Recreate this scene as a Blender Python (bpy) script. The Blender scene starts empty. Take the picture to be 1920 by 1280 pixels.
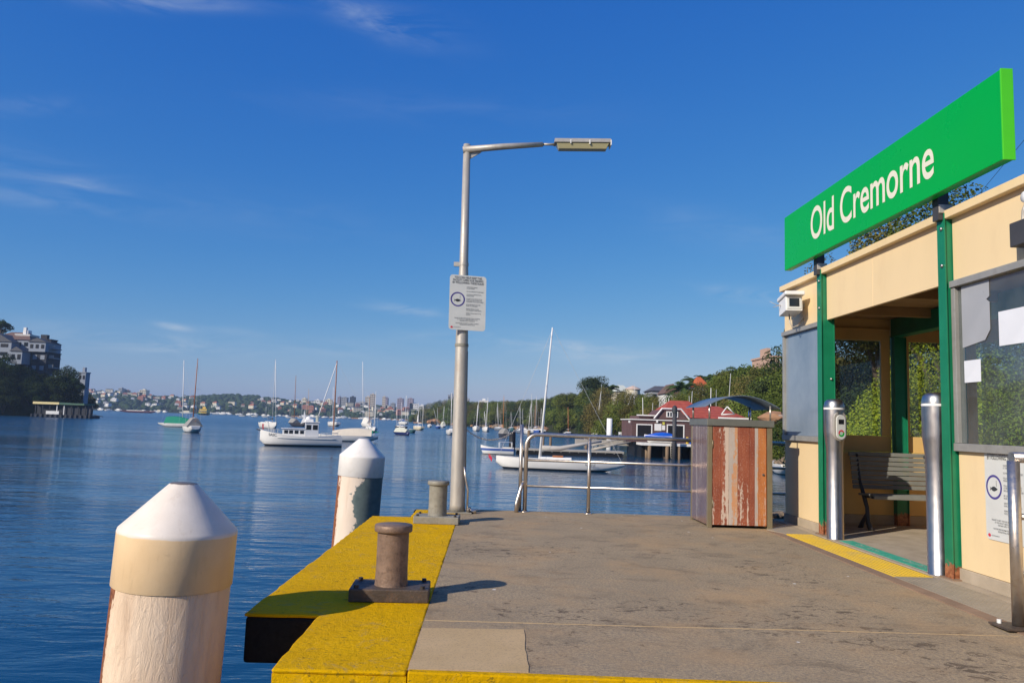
import bpy, bmesh, math, random
from mathutils import Vector, Matrix, noise
sc = bpy.context.scene
R_ = math.radians
# ------------------------------------------------------------ camera
F = 1450.0; EYE = 1.25; WATER = -2.15
_p = math.atan(150/1450.); _y = math.atan(35/1450.); _r = 0.033
FW = Vector((math.sin(_y)*math.cos(_p), math.cos(_y)*math.cos(_p), math.sin(_p)))
_r0 = Vector((math.cos(_y), -math.sin(_y), 0)); _u0 = _r0.cross(FW)
RT = _r0*math.cos(_r) + _u0*math.sin(_r); UP = _u0*math.cos(_r) - _r0*math.sin(_r)
CAM = Vector((0, 0, EYE))
cd = bpy.data.cameras.new('camera'); cam = bpy.data.objects.new('camera', cd)
sc.collection.objects.link(cam)
cam.matrix_world = Matrix(((RT.x, UP.x, -FW.x, 0), (RT.y, UP.y, -FW.y, 0), (RT.z, UP.z, -FW.z, EYE), (0, 0, 0, 1)))
cd.sensor_width = 36; cd.lens = F/1920*36; cd.clip_start = 0.05; cd.clip_end = 20000
sc.camera = cam
def ray(x, y): return RT*((x-960)/F) - UP*((y-640)/F) + FW
def at(x, y, Y):
    d = ray(x, y); return CAM + d*(Y/d.y)
def ground(x, y, z=0.0):
    d = ray(x, y); return CAM + d*((z-EYE)/d.z)
def hor(x): return 758.4 + 0.033*x
# ------------------------------------------------------------ sky and sun
SUN_EL = R_(29); sd = Vector((-.77, -.635)).normalized()
SUNV = Vector((sd.x*math.cos(SUN_EL), sd.y*math.cos(SUN_EL), math.sin(SUN_EL)))
w = bpy.data.worlds.new('World'); sc.world = w; w.use_nodes = True
wn, wl = w.node_tree.nodes, w.node_tree.links
wn.clear()
wo = wn.new('ShaderNodeOutputWorld'); bg = wn.new('ShaderNodeBackground'); sky = wn.new('ShaderNodeTexSky')
sky.sky_type = 'NISHITA'; sky.sun_disc = False; sky.sun_elevation = SUN_EL
sky.sun_rotation = math.atan2(sd.x, sd.y) % (2*math.pi)
sky.altitude = 0; sky.air_density = 1.0; sky.dust_density = 0.55; sky.ozone_density = 3.2
bg.inputs['Strength'].default_value = 0.105
tcw = wn.new('ShaderNodeTexCoord')
def wmath(op, a, b=None, c=None, clamp=False):
    n = wn.new('ShaderNodeMath'); n.operation = op; n.use_clamp = clamp
    for i, v in enumerate((a, b, c)):
        if v is None: continue
        if isinstance(v, (int, float)): n.inputs[i].default_value = v
        else: wl.new(v, n.inputs[i])
    return n.outputs[0]
def wdot(vec):
    n = wn.new('ShaderNodeVectorMath'); n.operation = 'DOT_PRODUCT'
    wl.new(tcw.outputs['Generated'], n.inputs[0]); n.inputs[1].default_value = tuple(vec)
    return n.outputs['Value']
def wisp(x, y, lx, ly, ang, amp):
    c = ray(x, y).normalized(); a = R_(ang)
    e = (RT*math.cos(a) - UP*math.sin(a)); e = (e - c*e.dot(c)).normalized(); f = c.cross(e)
    m = wmath('ADD', wmath('POWER', wmath('DIVIDE', wmath('ABSOLUTE', wdot(e)), lx/F), 2.0),
              wmath('POWER', wmath('DIVIDE', wmath('ABSOLUTE', wdot(f)), ly/F), 2.0))
    g = wmath('MULTIPLY', wmath('EXPONENT', wmath('MULTIPLY', m, -1.0)), amp)
    return wmath('MULTIPLY', g, wmath('GREATER_THAN', wdot(c), 0.2))
tot = None
for a in [(10, 320, 150, 34, 14, .24), (60, 375, 90, 12, 8, .38), (165, 347, 50, 9, 10, .42), (680, 30, 75, 20, 22, .5), (780, 55, 90, 30, 15, .22), (310, 2, 120, 14, 3, .6),
          (770, 582, 70, 10, 8, .85), (1400, 552, 80, 12, 5, .9), (250, 640, 150, 16, 6, .85), (60, 200, 70, 14, 0, .25),
          (1100, 665, 170, 18, 8, .8), (330, 613, 30, 6, 10, .9), (430, 620, 60, 8, 8, .3), (960, 640, 200, 12, 4, .5), (800, 200, 300, 26, 2, .10),
          (1350, 430, 160, 30, 12, .16), (600, 655, 260, 20, 2, .3), (1250, 670, 160, 16, 6, .35), (450, 400, 260, 40, 8, .10)]:
    g = wisp(*a); tot = g if tot is None else wmath('ADD', tot, g)
mp = wn.new('ShaderNodeMapping'); mp.inputs['Scale'].default_value = (5, 5, 26); mp.inputs['Rotation'].default_value = (0, R_(9), 0)
wl.new(tcw.outputs['Generated'], mp.inputs['Vector'])
nz = wn.new('ShaderNodeTexNoise'); nz.inputs['Scale'].default_value = 1.6; nz.inputs['Detail'].default_value = 8
nz.inputs['Roughness'].default_value = .62; nz.inputs['Distortion'].default_value = .8
wl.new(mp.outputs[0], nz.inputs['Vector'])
mr = wn.new('ShaderNodeMapRange'); mr.inputs[1].default_value = .38; mr.inputs[2].default_value = .72
wl.new(nz.outputs['Fac'], mr.inputs[0])
cl = wmath('MULTIPLY', tot, mr.outputs[0], clamp=True)
sat = wn.new('ShaderNodeHueSaturation'); sat.inputs['Saturation'].default_value = 1.12; sat.inputs['Hue'].default_value = 0.505
wl.new(sky.outputs[0], sat.inputs['Color'])
sep = wn.new('ShaderNodeSeparateColor'); wl.new(sat.outputs[0], sep.inputs[0]); cmb = wn.new('ShaderNodeCombineColor')
for i, (a_, p_) in enumerate(((.917, 1.42), (.685, .843), (.747, .35))):      # clear deep-blue winter air
    v_ = wmath('MINIMUM', wmath('MULTIPLY', sep.outputs[i], .105), 1.3)
    wl.new(wmath('MULTIPLY', wmath('POWER', v_, p_), a_/.105), cmb.inputs[i])
mx = wn.new('ShaderNodeMix'); mx.data_type = 'RGBA'; mx.inputs[7].default_value = (5.2, 6.0, 7.0, 1)
wl.new(wmath('MULTIPLY', cl, .62), mx.inputs[0]); wl.new(cmb.outputs[0], mx.inputs[6])
wl.new(mx.outputs[2], bg.inputs['Color']); wl.new(bg.outputs[0], wo.inputs['Surface'])
sl = bpy.data.lights.new('sun', 'SUN'); sl.energy = 4.8; sl.angle = R_(.5); sl.color = (1, .91, .78)
so = bpy.data.objects.new('sun', sl); sc.collection.objects.link(so)
so.rotation_euler = SUNV.to_track_quat('Z', 'Y').to_euler()
sc.view_settings.view_transform = 'Standard'; sc.view_settings.look = 'None'
sc.view_settings.exposure = 0.0; sc.view_settings.gamma = 1
sc.cycles.max_bounces = 8; sc.cycles.volume_bounces = 0; sc.cycles.transparent_max_bounces = 16
sc.cycles.caustics_reflective = False; sc.cycles.caustics_refractive = False
# ------------------------------------------------------------ materials
class NT:
    def __init__(s, name):
        s.m = bpy.data.materials.new(name); s.m.use_nodes = True
        s.n, s.l = s.m.node_tree.nodes, s.m.node_tree.links
        s.b = s.n['Principled BSDF']; s.tc = s.n.new('ShaderNodeTexCoord'); s.co = s.tc.outputs['Object']
    def put(s, sock, v):
        if isinstance(v, (int, float)): sock.default_value = v
        elif isinstance(v, (tuple, list)): sock.default_value = tuple(v) + ((1,) if len(v) == 3 and sock.type == 'RGBA' else ())
        else: s.l.new(v, sock)
    def map(s, scale=(1, 1, 1), rot=(0, 0, 0), loc=(0, 0, 0)):
        n = s.n.new('ShaderNodeMapping'); s.l.new(s.co, n.inputs[0])
        n.inputs['Scale'].default_value = scale; n.inputs['Rotation'].default_value = rot; n.inputs['Location'].default_value = loc
        return n.outputs[0]
    def noise(s, scale, detail=5, rough=.55, vec=None, dist=0):
        n = s.n.new('ShaderNodeTexNoise'); s.l.new(vec or s.co, n.inputs['Vector'])
        n.inputs['Scale'].default_value = scale; n.inputs['Detail'].default_value = detail
        n.inputs['Roughness'].default_value = rough; n.inputs['Distortion'].default_value = dist
        return n.outputs['Fac']
    def vor(s, scale, vec=None, feat='F1'):
        n = s.n.new('ShaderNodeTexVoronoi'); n.feature = feat; s.l.new(vec or s.co, n.inputs['Vector']); n.inputs['Scale'].default_value = scale
        return n.outputs['Distance']
    def rng(s, v, a, b, c=0., d=1.):
        n = s.n.new('ShaderNodeMapRange'); s.l.new(v, n.inputs[0])
        for i, q in enumerate((a, b, c, d)): n.inputs[i+1].default_value = q
        return n.outputs[0]
    def mix(s, f, a, b, mode='MIX'):
        n = s.n.new('ShaderNodeMix'); n.data_type = 'RGBA'; n.blend_type = mode
        s.put(n.inputs[0], f); s.put(n.inputs[6], a); s.put(n.inputs[7], b)
        return n.outputs[2]
    def mth(s, op, a, b=0., clamp=False):
        n = s.n.new('ShaderNodeMath'); n.operation = op; n.use_clamp = clamp
        s.put(n.inputs[0], a); s.put(n.inputs[1], b)
        return n.outputs[0]
    def xyz(s, vec=None):
        n = s.n.new('ShaderNodeSeparateXYZ'); s.l.new(vec or s.co, n.inputs[0]); return n.outputs
    def bump(s, h, strength=.3, dist=.01):
        n = s.n.new('ShaderNodeBump'); s.l.new(h, n.inputs['Height']); n.inputs['Strength'].default_value = strength
        n.inputs['Distance'].default_value = dist
        s.l.new(n.outputs[0], s.b.inputs['Normal']); return n
    def fin(s, col=None, rough=None, metal=None, spec=None):
        if col is not None: s.put(s.b.inputs['Base Color'], col)
        if rough is not None: s.put(s.b.inputs['Roughness'], rough)
        if metal is not None: s.put(s.b.inputs['Metallic'], metal)
        if spec is not None: s.put(s.b.inputs['Specular IOR Level'], spec)
        return s.m
_mc = {}
def paint(name, c, rough=.5, var=.12, scale=4, metal=0, bump=0, bscale=60, stretch=(1, 1, 1), spec=.3, dirt=None, dirt_amt=.0):
    if name in _mc: return _mc[name]
    t = NT(name); v = t.map(stretch)
    f = t.noise(scale, 6, .6, v)
    lo = tuple(x*(1-var) for x in c); hi = tuple(min(1, x*(1+var)) for x in c)
    col = t.mix(t.rng(f, .3, .7), lo, hi)
    if dirt: col = t.mix(t.mth('MULTIPLY', t.rng(t.noise(scale*2.3, 8, .7, v), .52, .68), dirt_amt), col, dirt)
    if bump: t.bump(t.noise(bscale, 4, .6), bump, .01)
    r = t.rng(t.noise(scale*3, 4, .6), .3, .7, max(.02, rough-.08), min(1, rough+.08))
    _mc[name] = t.fin(col, r, metal, spec); return t.m
def setup():
    M = {}
    # concrete deck
    t = NT('concrete_deck'); co = t.map((1, 1, 1))
    base = t.mix(t.rng(t.noise(1.1, 6, .6), .3, .7), (.37, .28, .168), (.49, .37, .222))
    base = t.mix(t.rng(t.noise(48, 5, .75), .42, .62), base, (.25, .20, .145))
    base = t.mix(t.mth('MULTIPLY', t.rng(t.noise(105, 4, .8, t.map((1, 1, 1), loc=(1, 1, 0))), .53, .60), .55), base, (.16, .125, .09))
    base = t.mix(t.mth('MULTIPLY', t.rng(t.noise(150, 3, .7), .60, .70), .6), base, (.66, .58, .46))
    sm = t.noise(2.2, 8, .68, t.map((.8, 1.2, 1), (0, 0, R_(12))), .9)
    base = t.mix(t.mth('MULTIPLY', t.rng(sm, .53, .66), .5), base, (.15, .115, .08))
    sm2 = t.mth('MULTIPLY', t.noise(7, 8, .78, t.map((1.0, 1.5, 1), (0, 0, R_(-28)), (3, 5, 0)), .9), t.rng(t.noise(.8, 3, .5, t.map((1, 1, 1), loc=(4.4, 1.7, 0))), .38, .62, .86, 1.06))
    base = t.mix(t.mth('MULTIPLY', t.rng(sm2, .565, .62), .8), base, (.10, .075, .055))
    base = t.mix(t.mth('MULTIPLY', t.rng(t.noise(1.3, 6, .6, t.map((1, 1, 1), loc=(7, 2, 0))), .48, .68), .45), base, (.50, .32, .16))
    cr = t.vor(.55, t.map((1, 1, 1), loc=(2, 1, 0)), 'DISTANCE_TO_EDGE')
    base = t.mix(t.mth('MULTIPLY', t.rng(t.mth('ADD', cr, t.mth('MULTIPLY', t.mth('SUBTRACT', t.noise(6, 5, .7), .5), .06)), .003, .0), .16), base, (.08, .065, .05))
    t.bump(t.mth('ADD', t.noise(120, 4, .7), t.mth('MULTIPLY', t.noise(9, 5, .6), 1.5)), .5, .008)
    dv = t.vor(2.3, t.map((1, 1, 1), loc=(.3, .8, 0))); base = t.mix(t.mth('MULTIPLY', t.rng(dv, .030, .040, 1, 0), .85), base, (.80, .77, .70))
    M['deck'] = t.fin(base, .9, spec=.12)
    t = NT('concrete_patch')
    base = t.mix(t.rng(t.noise(3, 6, .6), .3, .7), (.50, .35, .175), (.58, .41, .22))
    base = t.mix(t.mth('MULTIPLY', t.rng(t.noise(110, 3, .6), .5, .7), .5), base, (.22, .17, .12)); t.bump(t.noise(140, 4, .7), .4, .006)
    M['patch'] = t.fin(base, .9, spec=.2)
    t = NT('plinth_concrete')
    base = t.mix(t.rng(t.noise(4, 6, .6), .3, .7), (.34, .28, .20), (.47, .39, .29)); t.bump(t.noise(60, 4, .7), .4, .006)
    M['plinth'] = t.fin(base, .9, spec=.2)
    # yellow edge
    t = NT('yellow_paint')
    base = t.mix(t.rng(t.noise(2.2, 6, .6), .3, .7), (.70, .385, .0005), (.82, .46, .001))
    base = t.mix(t.mth('MULTIPLY', t.rng(t.noise(70, 5, .75), .56, .70), .5), base, (.42, .26, .01))
    base = t.mix(t.mth('MULTIPLY', t.rng(t.noise(3.3, 9, .75, None, .5), .60, .72), .6), base, (.28, .17, .02))
    base = t.mix(t.mth('MULTIPLY', t.rng(t.noise(5, 9, .8, t.map((1, 1, 1), loc=(5, 1, 0)), .6), .56, .62), .6), base, (.46, .31, .10))
    ck = t.noise(14, 9, .8, t.map((1, 2.4, 1), (0, 0, .4)), 1.2)
    base = t.mix(t.mth('MULTIPLY', t.rng(ck, .575, .60), .7), base, (.10, .07, .02))
    t.bump(t.mth('ADD', t.noise(90, 6, .8), t.mth('MULTIPLY', t.noise(16, 6, .7), 2.)), .75, .012)
    M['yellow'] = t.fin(base, .8, spec=.08)
    M['black'] = paint('shaded_black_rubber', (.008, .008, .007), .85, .3, 12, bump=.4, bscale=50)  # black fender rubber, with the pile's shade also put into the colour
    # piles
    def pile(name, c1, c2, patch, wrinkle, edge=-.302):
        t = NT(name); x, y, z = t.xyz()
        base = t.mix(t.rng(t.noise(5, 7, .6, t.map((1, 1, .5))), .3, .7), c1, c2)
        wr = t.noise(16, 6, .75, t.map((1.2, 1.2, .33), (.1, .35, 0)), 2.2)
        base = t.mix(t.mth('MULTIPLY', t.rng(wr, .60, .72), .45), base, tuple(q*.5 for q in c1))
        st = t.noise(9, 5, .6, t.map((1, 1, .12)))
        base = t.mix(t.mth('MULTIPLY', t.rng(st, .55, .75), .35), base, (.42, .24, .13))
        if patch:
            g = t.mth('ADD', x, t.mth('MULTIPLY', t.mth('SUBTRACT', t.noise(3.6, 9, .72, t.map((1, 1, 1), loc=(1.3, .2, 2.2))), .5), .70))
            base = t.mix(t.rng(g, .015, .022), base, t.mix(t.rng(t.noise(9, 6, .6), .3, .7), (.095, .13, .125), (.16, .20, .185)))
        br = t.mth('ADD', t.mth('ADD', t.mth('MULTIPLY', x, .95), t.mth('MULTIPLY', y, .30)), t.mth('MULTIPLY', t.mth('SUBTRACT', t.noise(14, 6, .7, t.map((1, 1, .35))), .5), .11))
        base = t.mix(t.rng(br, edge, edge+.006, 1, 0), base, t.mix(t.rng(t.noise(30, 6, .7), .35, .65), (.12, .035, .012), (.40, .15, .06)))
        t.bump(wr, wrinkle, .012)
        return t.fin(base, .55, spec=.35)
    M['pile1'] = pile('pile_wrap', (.78, .57, .38), (.88, .68, .48), False, .9)
    M['pile2'] = pile('pile_wrap_peeling', (.74, .60, .46), (.80, .67, .54), True, .25, -.334)
    t = NT('pile_cap'); x, y, z = t.xyz()
    base = t.mix(t.rng(t.noise(3, 5, .6), .3, .7), (.78, .54, .29), (.88, .64, .37))
    base = t.mix(t.rng(t.mth('ADD', z, t.mth('MULTIPLY', t.noise(8, 4), .02)), -.012, -.006), base, t.mix(t.rng(t.noise(6, 6, .6), .3, .7), (.74, .65, .54), (.82, .73, .62)))
    base = t.mix(t.mth('MULTIPLY', t.rng(t.noise(9, 8, .75, None, 1), .63, .72), .5), base, (.34, .2, .12))
    base = t.mix(t.mth('MULTIPLY', t.rng(t.noise(22, 6, .7, t.map((1, 1, .15))), .55, .75), .22), base, (.40, .27, .15)); base = t.mix(t.rng(t.mth('ADD', z, t.mth('MULTIPLY', t.noise(30, 6, .7), .02)), .272, .276), base, (.16, .13, .10)); t.bump(t.noise(5, 5, .6), .15, .02); M['cap1'] = t.fin(base, .42, spec=.4)
    M['cap2'] = paint('pile_cap_white', (.80, .76, .70), .35, .05, 5, dirt=(.5, .42, .3), dirt_amt=.25)
    # steel things
    M['iron'] = paint('bollard_brown', (.25, .165, .115), .5, .25, 9, .25, .35, 70, dirt=(.07, .045, .035), dirt_amt=.6)
    M['iron_dark'] = paint('bollard_base', (.085, .065, .052), .55, .3, 9, .2, .4, 60, dirt=(.2, .11, .06), dirt_amt=.5)
    M['iron_grey'] = paint('bollard_grey', (.27, .255, .21), .55, .2, 9, .1, .3, 70, dirt=(.12, .09, .06), dirt_amt=.5)
    M['galv'] = paint('galvanised', (.46, .43, .38), .5, .12, 7, .35, .15, 90, (1, 1, .3), dirt=(.3, .2, .12), dirt_amt=.3)
    M['bolt'] = paint('bolt_dark', (.06, .05, .045), .5, .3, 30, .4)
    t = NT('stainless'); br = t.noise(30, 4, .6, t.map((1, 1, .06)))
    t.bump(t.noise(160, 3, .6, t.map((1, 1, .05))), .06, .002)
    M['steel'] = t.fin(t.mix(t.rng(br, .3, .7), (.40, .39, .38), (.54, .53, .51)), t.rng(t.noise(12, 5), .3, .7, .30, .42), 1.0)
    M['rail_steel'] = paint('rail_steel', (.60, .54, .47), .34, .10, 9, .92, dirt=(.42, .28, .17), dirt_amt=.35)
    # shelter
    M['cream'] = paint('cream_paint', (.80, .615, .355), .55, .04, 1.2, bump=.03, bscale=5, stretch=(1, 1, .35), dirt=(.55, .38, .21), dirt_amt=.16)
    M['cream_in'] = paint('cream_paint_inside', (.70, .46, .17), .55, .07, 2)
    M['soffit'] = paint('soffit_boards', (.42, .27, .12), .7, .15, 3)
    t = NT('green_post_paint'); x, y, z = t.xyz()
    g = t.mix(t.rng(t.noise(5, 6), .3, .7), (.006, .165, .075), (.010, .21, .098))
    ru = t.mth('ADD', t.mth('MULTIPLY', z, -2.2), t.noise(9, 8, .75, None, .4))
    rust = t.mix(t.rng(t.noise(26, 7, .7), .35, .65), (.16, .045, .02), (.50, .20, .09))
    g = t.mix(t.rng(ru, .16, .20), g, rust); t.bump(t.rng(ru, .14, .2), .4, .006)
    M['green'] = t.fin(g, .38)
    M['frame'] = paint('window_frame_grey', (.36, .35, .32), .45, .1, 5, .3, dirt=(.2, .16, .12), dirt_amt=.3)
    t = NT('window_glass'); n = t.n; gl = n.new('ShaderNodeBsdfGlossy'); gl.inputs['Roughness'].default_value = .03; gl.inputs['Color'].default_value = (.85, .9, .95, 1)
    tr = n.new('ShaderNodeBsdfTransparent'); tr.inputs['Color'].default_value = (.84, .87, .87, 1)
    fr = n.new('ShaderNodeLayerWeight'); fac_ = t.mth('ADD', t.mth('MULTIPLY', t.mth('POWER', fr.outputs['Facing'], 4.0), .75), .045)
    ms = n.new('ShaderNodeMixShader'); t.l.new(fac_, ms.inputs[0])
    t.l.new(tr.outputs[0], ms.inputs[1]); t.l.new(gl.outputs[0], ms.inputs[2])
    df = n.new('ShaderNodeBsdfDiffuse'); df.inputs['Color'].default_value = (.45, .5, .52, 1)
    ms2 = n.new('ShaderNodeMixShader'); t.l.new(t.rng(t.noise(2.2, 7, .65, t.map((1, 1, .6))), .35, .8, .03, .13), ms2.inputs[0])
    t.l.new(ms.outputs[0], ms2.inputs[1]); t.l.new(df.outputs[0], ms2.inputs[2])
    t.l.new(ms2.outputs[0], n['Material Output'].inputs['Surface']); M['glass'] = t.m
    t = NT('frosted_glass'); t.bump(t.noise(1.3, 4), .05, .02)
    M['frost'] = t.fin(t.mix(t.rng(t.noise(1.4, 7, .65), .3, .7), (.16, .21, .27), (.25, .30, .35)), .14, 0, .9)
    M['sign_green'] = paint('sign_green', (.0, .38, .045), .30, .02, .6)
    M['sign_end'] = paint('sign_end_green', (.075, .55, .018), .35, .04, 3)
    M['letter'] = paint('sign_letters', (.78, .76, .60), .5, .03, 8)
    M['white'] = paint('white_paint', (.80, .79, .76), .4, .05, 6)
    M['board'] = paint('sign_board_white', (.62, .63, .60), .45, .05, 5)
    M['ink'] = paint('ink_black', (.04, .045, .05), .6, .1, 9)
    M['ink_grey'] = paint('ink_grey', (.16, .17, .18), .6, .1, 9)
    M['ring'] = paint('ring_purple', (.075, .06, .25), .5, .08, 9)
    M['red'] = paint('red_mark', (.62, .04, .07), .5, .08, 9)
    M['paper'] = paint('paper', (.72, .74, .78), .7, .04, 4)
    M['grey_slat'] = paint('bench_slats', (.215, .215, .19), .5, .12, 5, dirt=(.3, .28, .1), dirt_amt=.2)
    M['dark_grey'] = paint('dark_grey', (.055, .055, .06), .5, .1, 5)
    M['teal'] = paint('teal_strip', (.055, .40, .26), .6, .15, 7, dirt=(.3, .42, .33), dirt_amt=.6)
    M['teal_letter'] = paint('teal_strip_letters', (.45, .62, .50), .6, .15, 7)
    t = NT('tactile_yellow')
    base = t.mix(t.rng(t.noise(5, 7, .65), .35, .65), (.66, .44, .05), (.74, .50, .03))
    base = t.mix(t.mth('MULTIPLY', t.rng(t.noise(3, 6, .6), .5, .75), .6), base, (.46, .36, .18)); M['tactile'] = t.fin(base, .7)
    M['tread'] = paint('tread_plate', (.34, .29, .22), .6, .12, 6, .1)
    M['kerb'] = paint('kerb_rusty', (.27, .18, .12), .8, .2, 4, bump=.3, bscale=40)
    # rusty cabinet
    def rusty(name, base_c, dx, seed):
        t = NT(name); x, y, z = t.xyz()
        streak = t.noise(4.2, 4, .55, t.map((3.0, 3.0, .10), loc=(seed, 0, 0)))
        fine = t.noise(42, 7, .75, t.map((1, 1, .35), loc=(seed, 2, 0)))
        wide = t.noise(5, 5, .6, t.map((1.4, 1.4, .5), loc=(seed+3, 1, 0)))
        c = t.mix(t.rng(wide, .35, .65), base_c[0], base_c[1])
        c = t.mix(t.mth('MULTIPLY', t.rng(t.noise(6, 6, .6, t.map((2, 2, .3))), .45, .7), .7), c, base_c[2])
        peel = t.mth('ADD', streak, t.mth('MULTIPLY', t.mth('SUBTRACT', fine, .5), .55))
        c = t.mix(t.rng(peel, .565, .60), c, base_c[3])
        c = t.mix(t.mth('MULTIPLY', t.rng(t.noise(95, 5, .7, t.map((1, 1, .5))), .58, .64), .65), c, (.62, .45, .36))
        t.bump(fine, .35, .004)
        return t.fin(c, .55, 0, .4)
    M['rust_a'] = rusty('rust_boards_red', [(.25, .066, .034), (.33, .095, .045), (.19, .045, .026), (.56, .44, .35)], 0, 1.0)
    M['rust_b'] = rusty('rust_boards_pale', [(.43, .36, .31), (.50, .43, .37), (.36, .32, .30), (.55, .27, .13)], 0, 4.0)
    M['rust_c'] = rusty('rust_boards_orange', [(.44, .14, .04), (.52, .20, .06), (.30, .085, .03), (.50, .32, .24)], 0, 8.0)
    M['rust_side'] = rusty('rust_side_sheen', [(.30, .19, .18), (.38, .25, .22), (.22, .12, .11), (.52, .40, .34)], 0, 12.0)
    M['rust_side'].node_tree.nodes['Principled BSDF'].inputs['Metallic'].default_value = .6
    M['rust_side'].node_tree.nodes['Principled BSDF'].inputs['Roughness'].default_value = .2
    M['cab_frame'] = paint('cabinet_frame', (.27, .225, .14), .42, .12, 6, .45, dirt=(.3, .2, .1), dirt_amt=.3)
    M['cab_top'] = paint('cabinet_top', (.22, .22, .19), .42, .1, 6, .5)
    M['canopy'] = paint('canopy_sheet', (.15, .20, .27), .35, .06, 3, .3)
    # water
    t = NT('water'); P = t.n.new('ShaderNodeNewGeometry').outputs['Position']; t.co = P
    ln = t.n.new('ShaderNodeVectorMath'); ln.operation = 'LENGTH'; t.l.new(P, ln.inputs[0]); dist = ln.outputs['Value']
    big = t.noise(.035, 3, .5, t.map((1, 2.6, 1)))
    calm = t.rng(t.noise(.02, 3, .55, t.map((1, 3.4, 1), (0, 0, -.12))), .40, .62, .35, 1.)
    h = t.mth('ADD', t.mth('MULTIPLY', t.noise(1.15, 4, .55, t.map((.55, 1.5, 1), (0, 0, .12)), .3), .8),
              t.mth('MULTIPLY', t.noise(5.5, 3, .55, t.map((.6, 1.4, 1), (0, 0, -.2))), .09))
    h = t.mth('ADD', h, t.mth('MULTIPLY', t.noise(.28, 3, .5, t.map((.5, 1.4, 1))), .9))
    wind = t.rng(dist, 85, 190, 1., 3.6)
    bn = t.bump(t.mth('MULTIPLY', t.mth('MULTIPLY', h, calm), wind), .7, .15)
    wc = t.mix(t.rng(big, .35, .65), (.004, .050, .115), (.006, .062, .138))
    M['water'] = t.fin(wc, t.rng(dist, 25, 260, .05, .20), 0, .5); t.b.inputs['IOR'].default_value = 1.33
    # land
    t = NT('land'); M['land'] = t.fin(t.mix(t.rng(t.noise(.3, 6, .6), .35, .65), (.022, .030, .012), (.045, .048, .022)), .95, spec=.1)
    t = NT('rock'); M['rock'] = t.fin(t.mix(t.rng(t.noise(.8, 7, .65), .3, .7), (.12, .09, .06), (.34, .25, .17)), .9, spec=.2); t.bump(t.noise(2, 6, .7), .6, .2)
    M['rock_orange'] = paint('sandstone', (.36, .20, .11), .9, .3, .4, bump=.4, bscale=1)
    def leaf(name, c1, c2, c3, sc_=.8, tr=.25):
        t = NT(name); oi = t.n.new('ShaderNodeObjectInfo'); rnd = oi.outputs['Random']
        c = t.mix(t.rng(t.noise(sc_, 4, .6), .35, .65), c1, c2)
        c = t.mix(t.mth('MULTIPLY', t.rng(t.noise(sc_*7, 3, .6), .5, .75), .6), c, c3)
        hs = t.n.new('ShaderNodeHueSaturation'); t.l.new(c, hs.inputs['Color'])
        t.l.new(t.rng(rnd, 0, 1, .478, .515), hs.inputs['Hue']); t.l.new(t.rng(t.mth('FRACT', t.mth('MULTIPLY', rnd, 7.3)), 0, 1, .72, 1.25), hs.inputs['Value'])
        d = t.n.new('ShaderNodeBsdfDiffuse'); u = t.n.new('ShaderNodeBsdfTranslucent'); ms = t.n.new('ShaderNodeMixShader')
        t.l.new(hs.outputs[0], d.inputs[0]); t.l.new(hs.outputs[0], u.inputs[0]); ms.inputs[0].default_value = tr
        t.l.new(d.outputs[0], ms.inputs[1]); t.l.new(u.outputs[0], ms.inputs[2]); t.l.new(ms.outputs[0], t.n['Material Output'].inputs['Surface'])
        return t.m
    M['leaf'] = leaf('foliage_green', (.085, .12, .024), (.165, .205, .042), (.25, .27, .06), .35)
    M['leaf_dark'] = leaf('foliage_dark', (.024, .046, .018), (.06, .088, .03), (.10, .115, .045), .35, .1)
    M['leaf_light'] = leaf('foliage_yellow_green', (.22, .32, .03), (.42, .50, .05), (.75, .66, .05), 2.)
    M['leaf_olive'] = leaf('foliage_olive', (.11, .112, .032), (.20, .18, .052), (.28, .22, .08), .35)
    M['far_leaf'] = leaf('far_foliage', (.022, .042, .022), (.045, .068, .032), (.06, .08, .04), .04, .0)
    M['leaf_shade'] = leaf('foliage_painted_shade', (.017, .034, .014), (.045, .066, .022), (.08, .09, .03), .35, .1)  # shade of the headland trees put into a darker leaf colour
    M['palm'] = leaf('palm_fronds', (.035, .07, .02), (.08, .13, .04), (.14, .15, .05), 1.)
    M['bark'] = paint('bark', (.13, .095, .07), .9, .3, 3)
    M['maroon'] = paint('maroon_weatherboard', (.125, .070, .066), .75, .12, .8)
    M['trim'] = paint('white_trim', (.78, .76, .72), .5, .05, 2)
    t = NT('red_tiles'); x, y, z = t.xyz(); rows = t.mth('FRACT', t.mth('MULTIPLY', z, 3.2))
    c = t.mix(t.rng(t.noise(1.6, 6, .6), .3, .7), (.33, .055, .032), (.46, .10, .055)); M['tiles'] = t.fin(t.mix(t.rng(rows, 0, .25, .55, 0), c, (.10, .015, .01)), .75)
    M['tiles_orange'] = paint('orange_tiles', (.50, .12, .04), .8, .15, 2)
    M['timber'] = paint('pile_timber', (.20, .14, .09), .85, .25, 3, stretch=(1, 1, .2))
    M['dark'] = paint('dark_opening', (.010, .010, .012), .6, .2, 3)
    M['dark_glass'] = paint('dark_window_glass', (.02, .025, .03), .12, .2, 3)
    M['blue_tarp'] = paint('blue_tarp', (.01, .10, .55), .45, .12, 1.5)
    M['pontoon'] = paint('pontoon_deck', (.38, .35, .30), .8, .1, 2)
    return M
M = setup()
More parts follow.
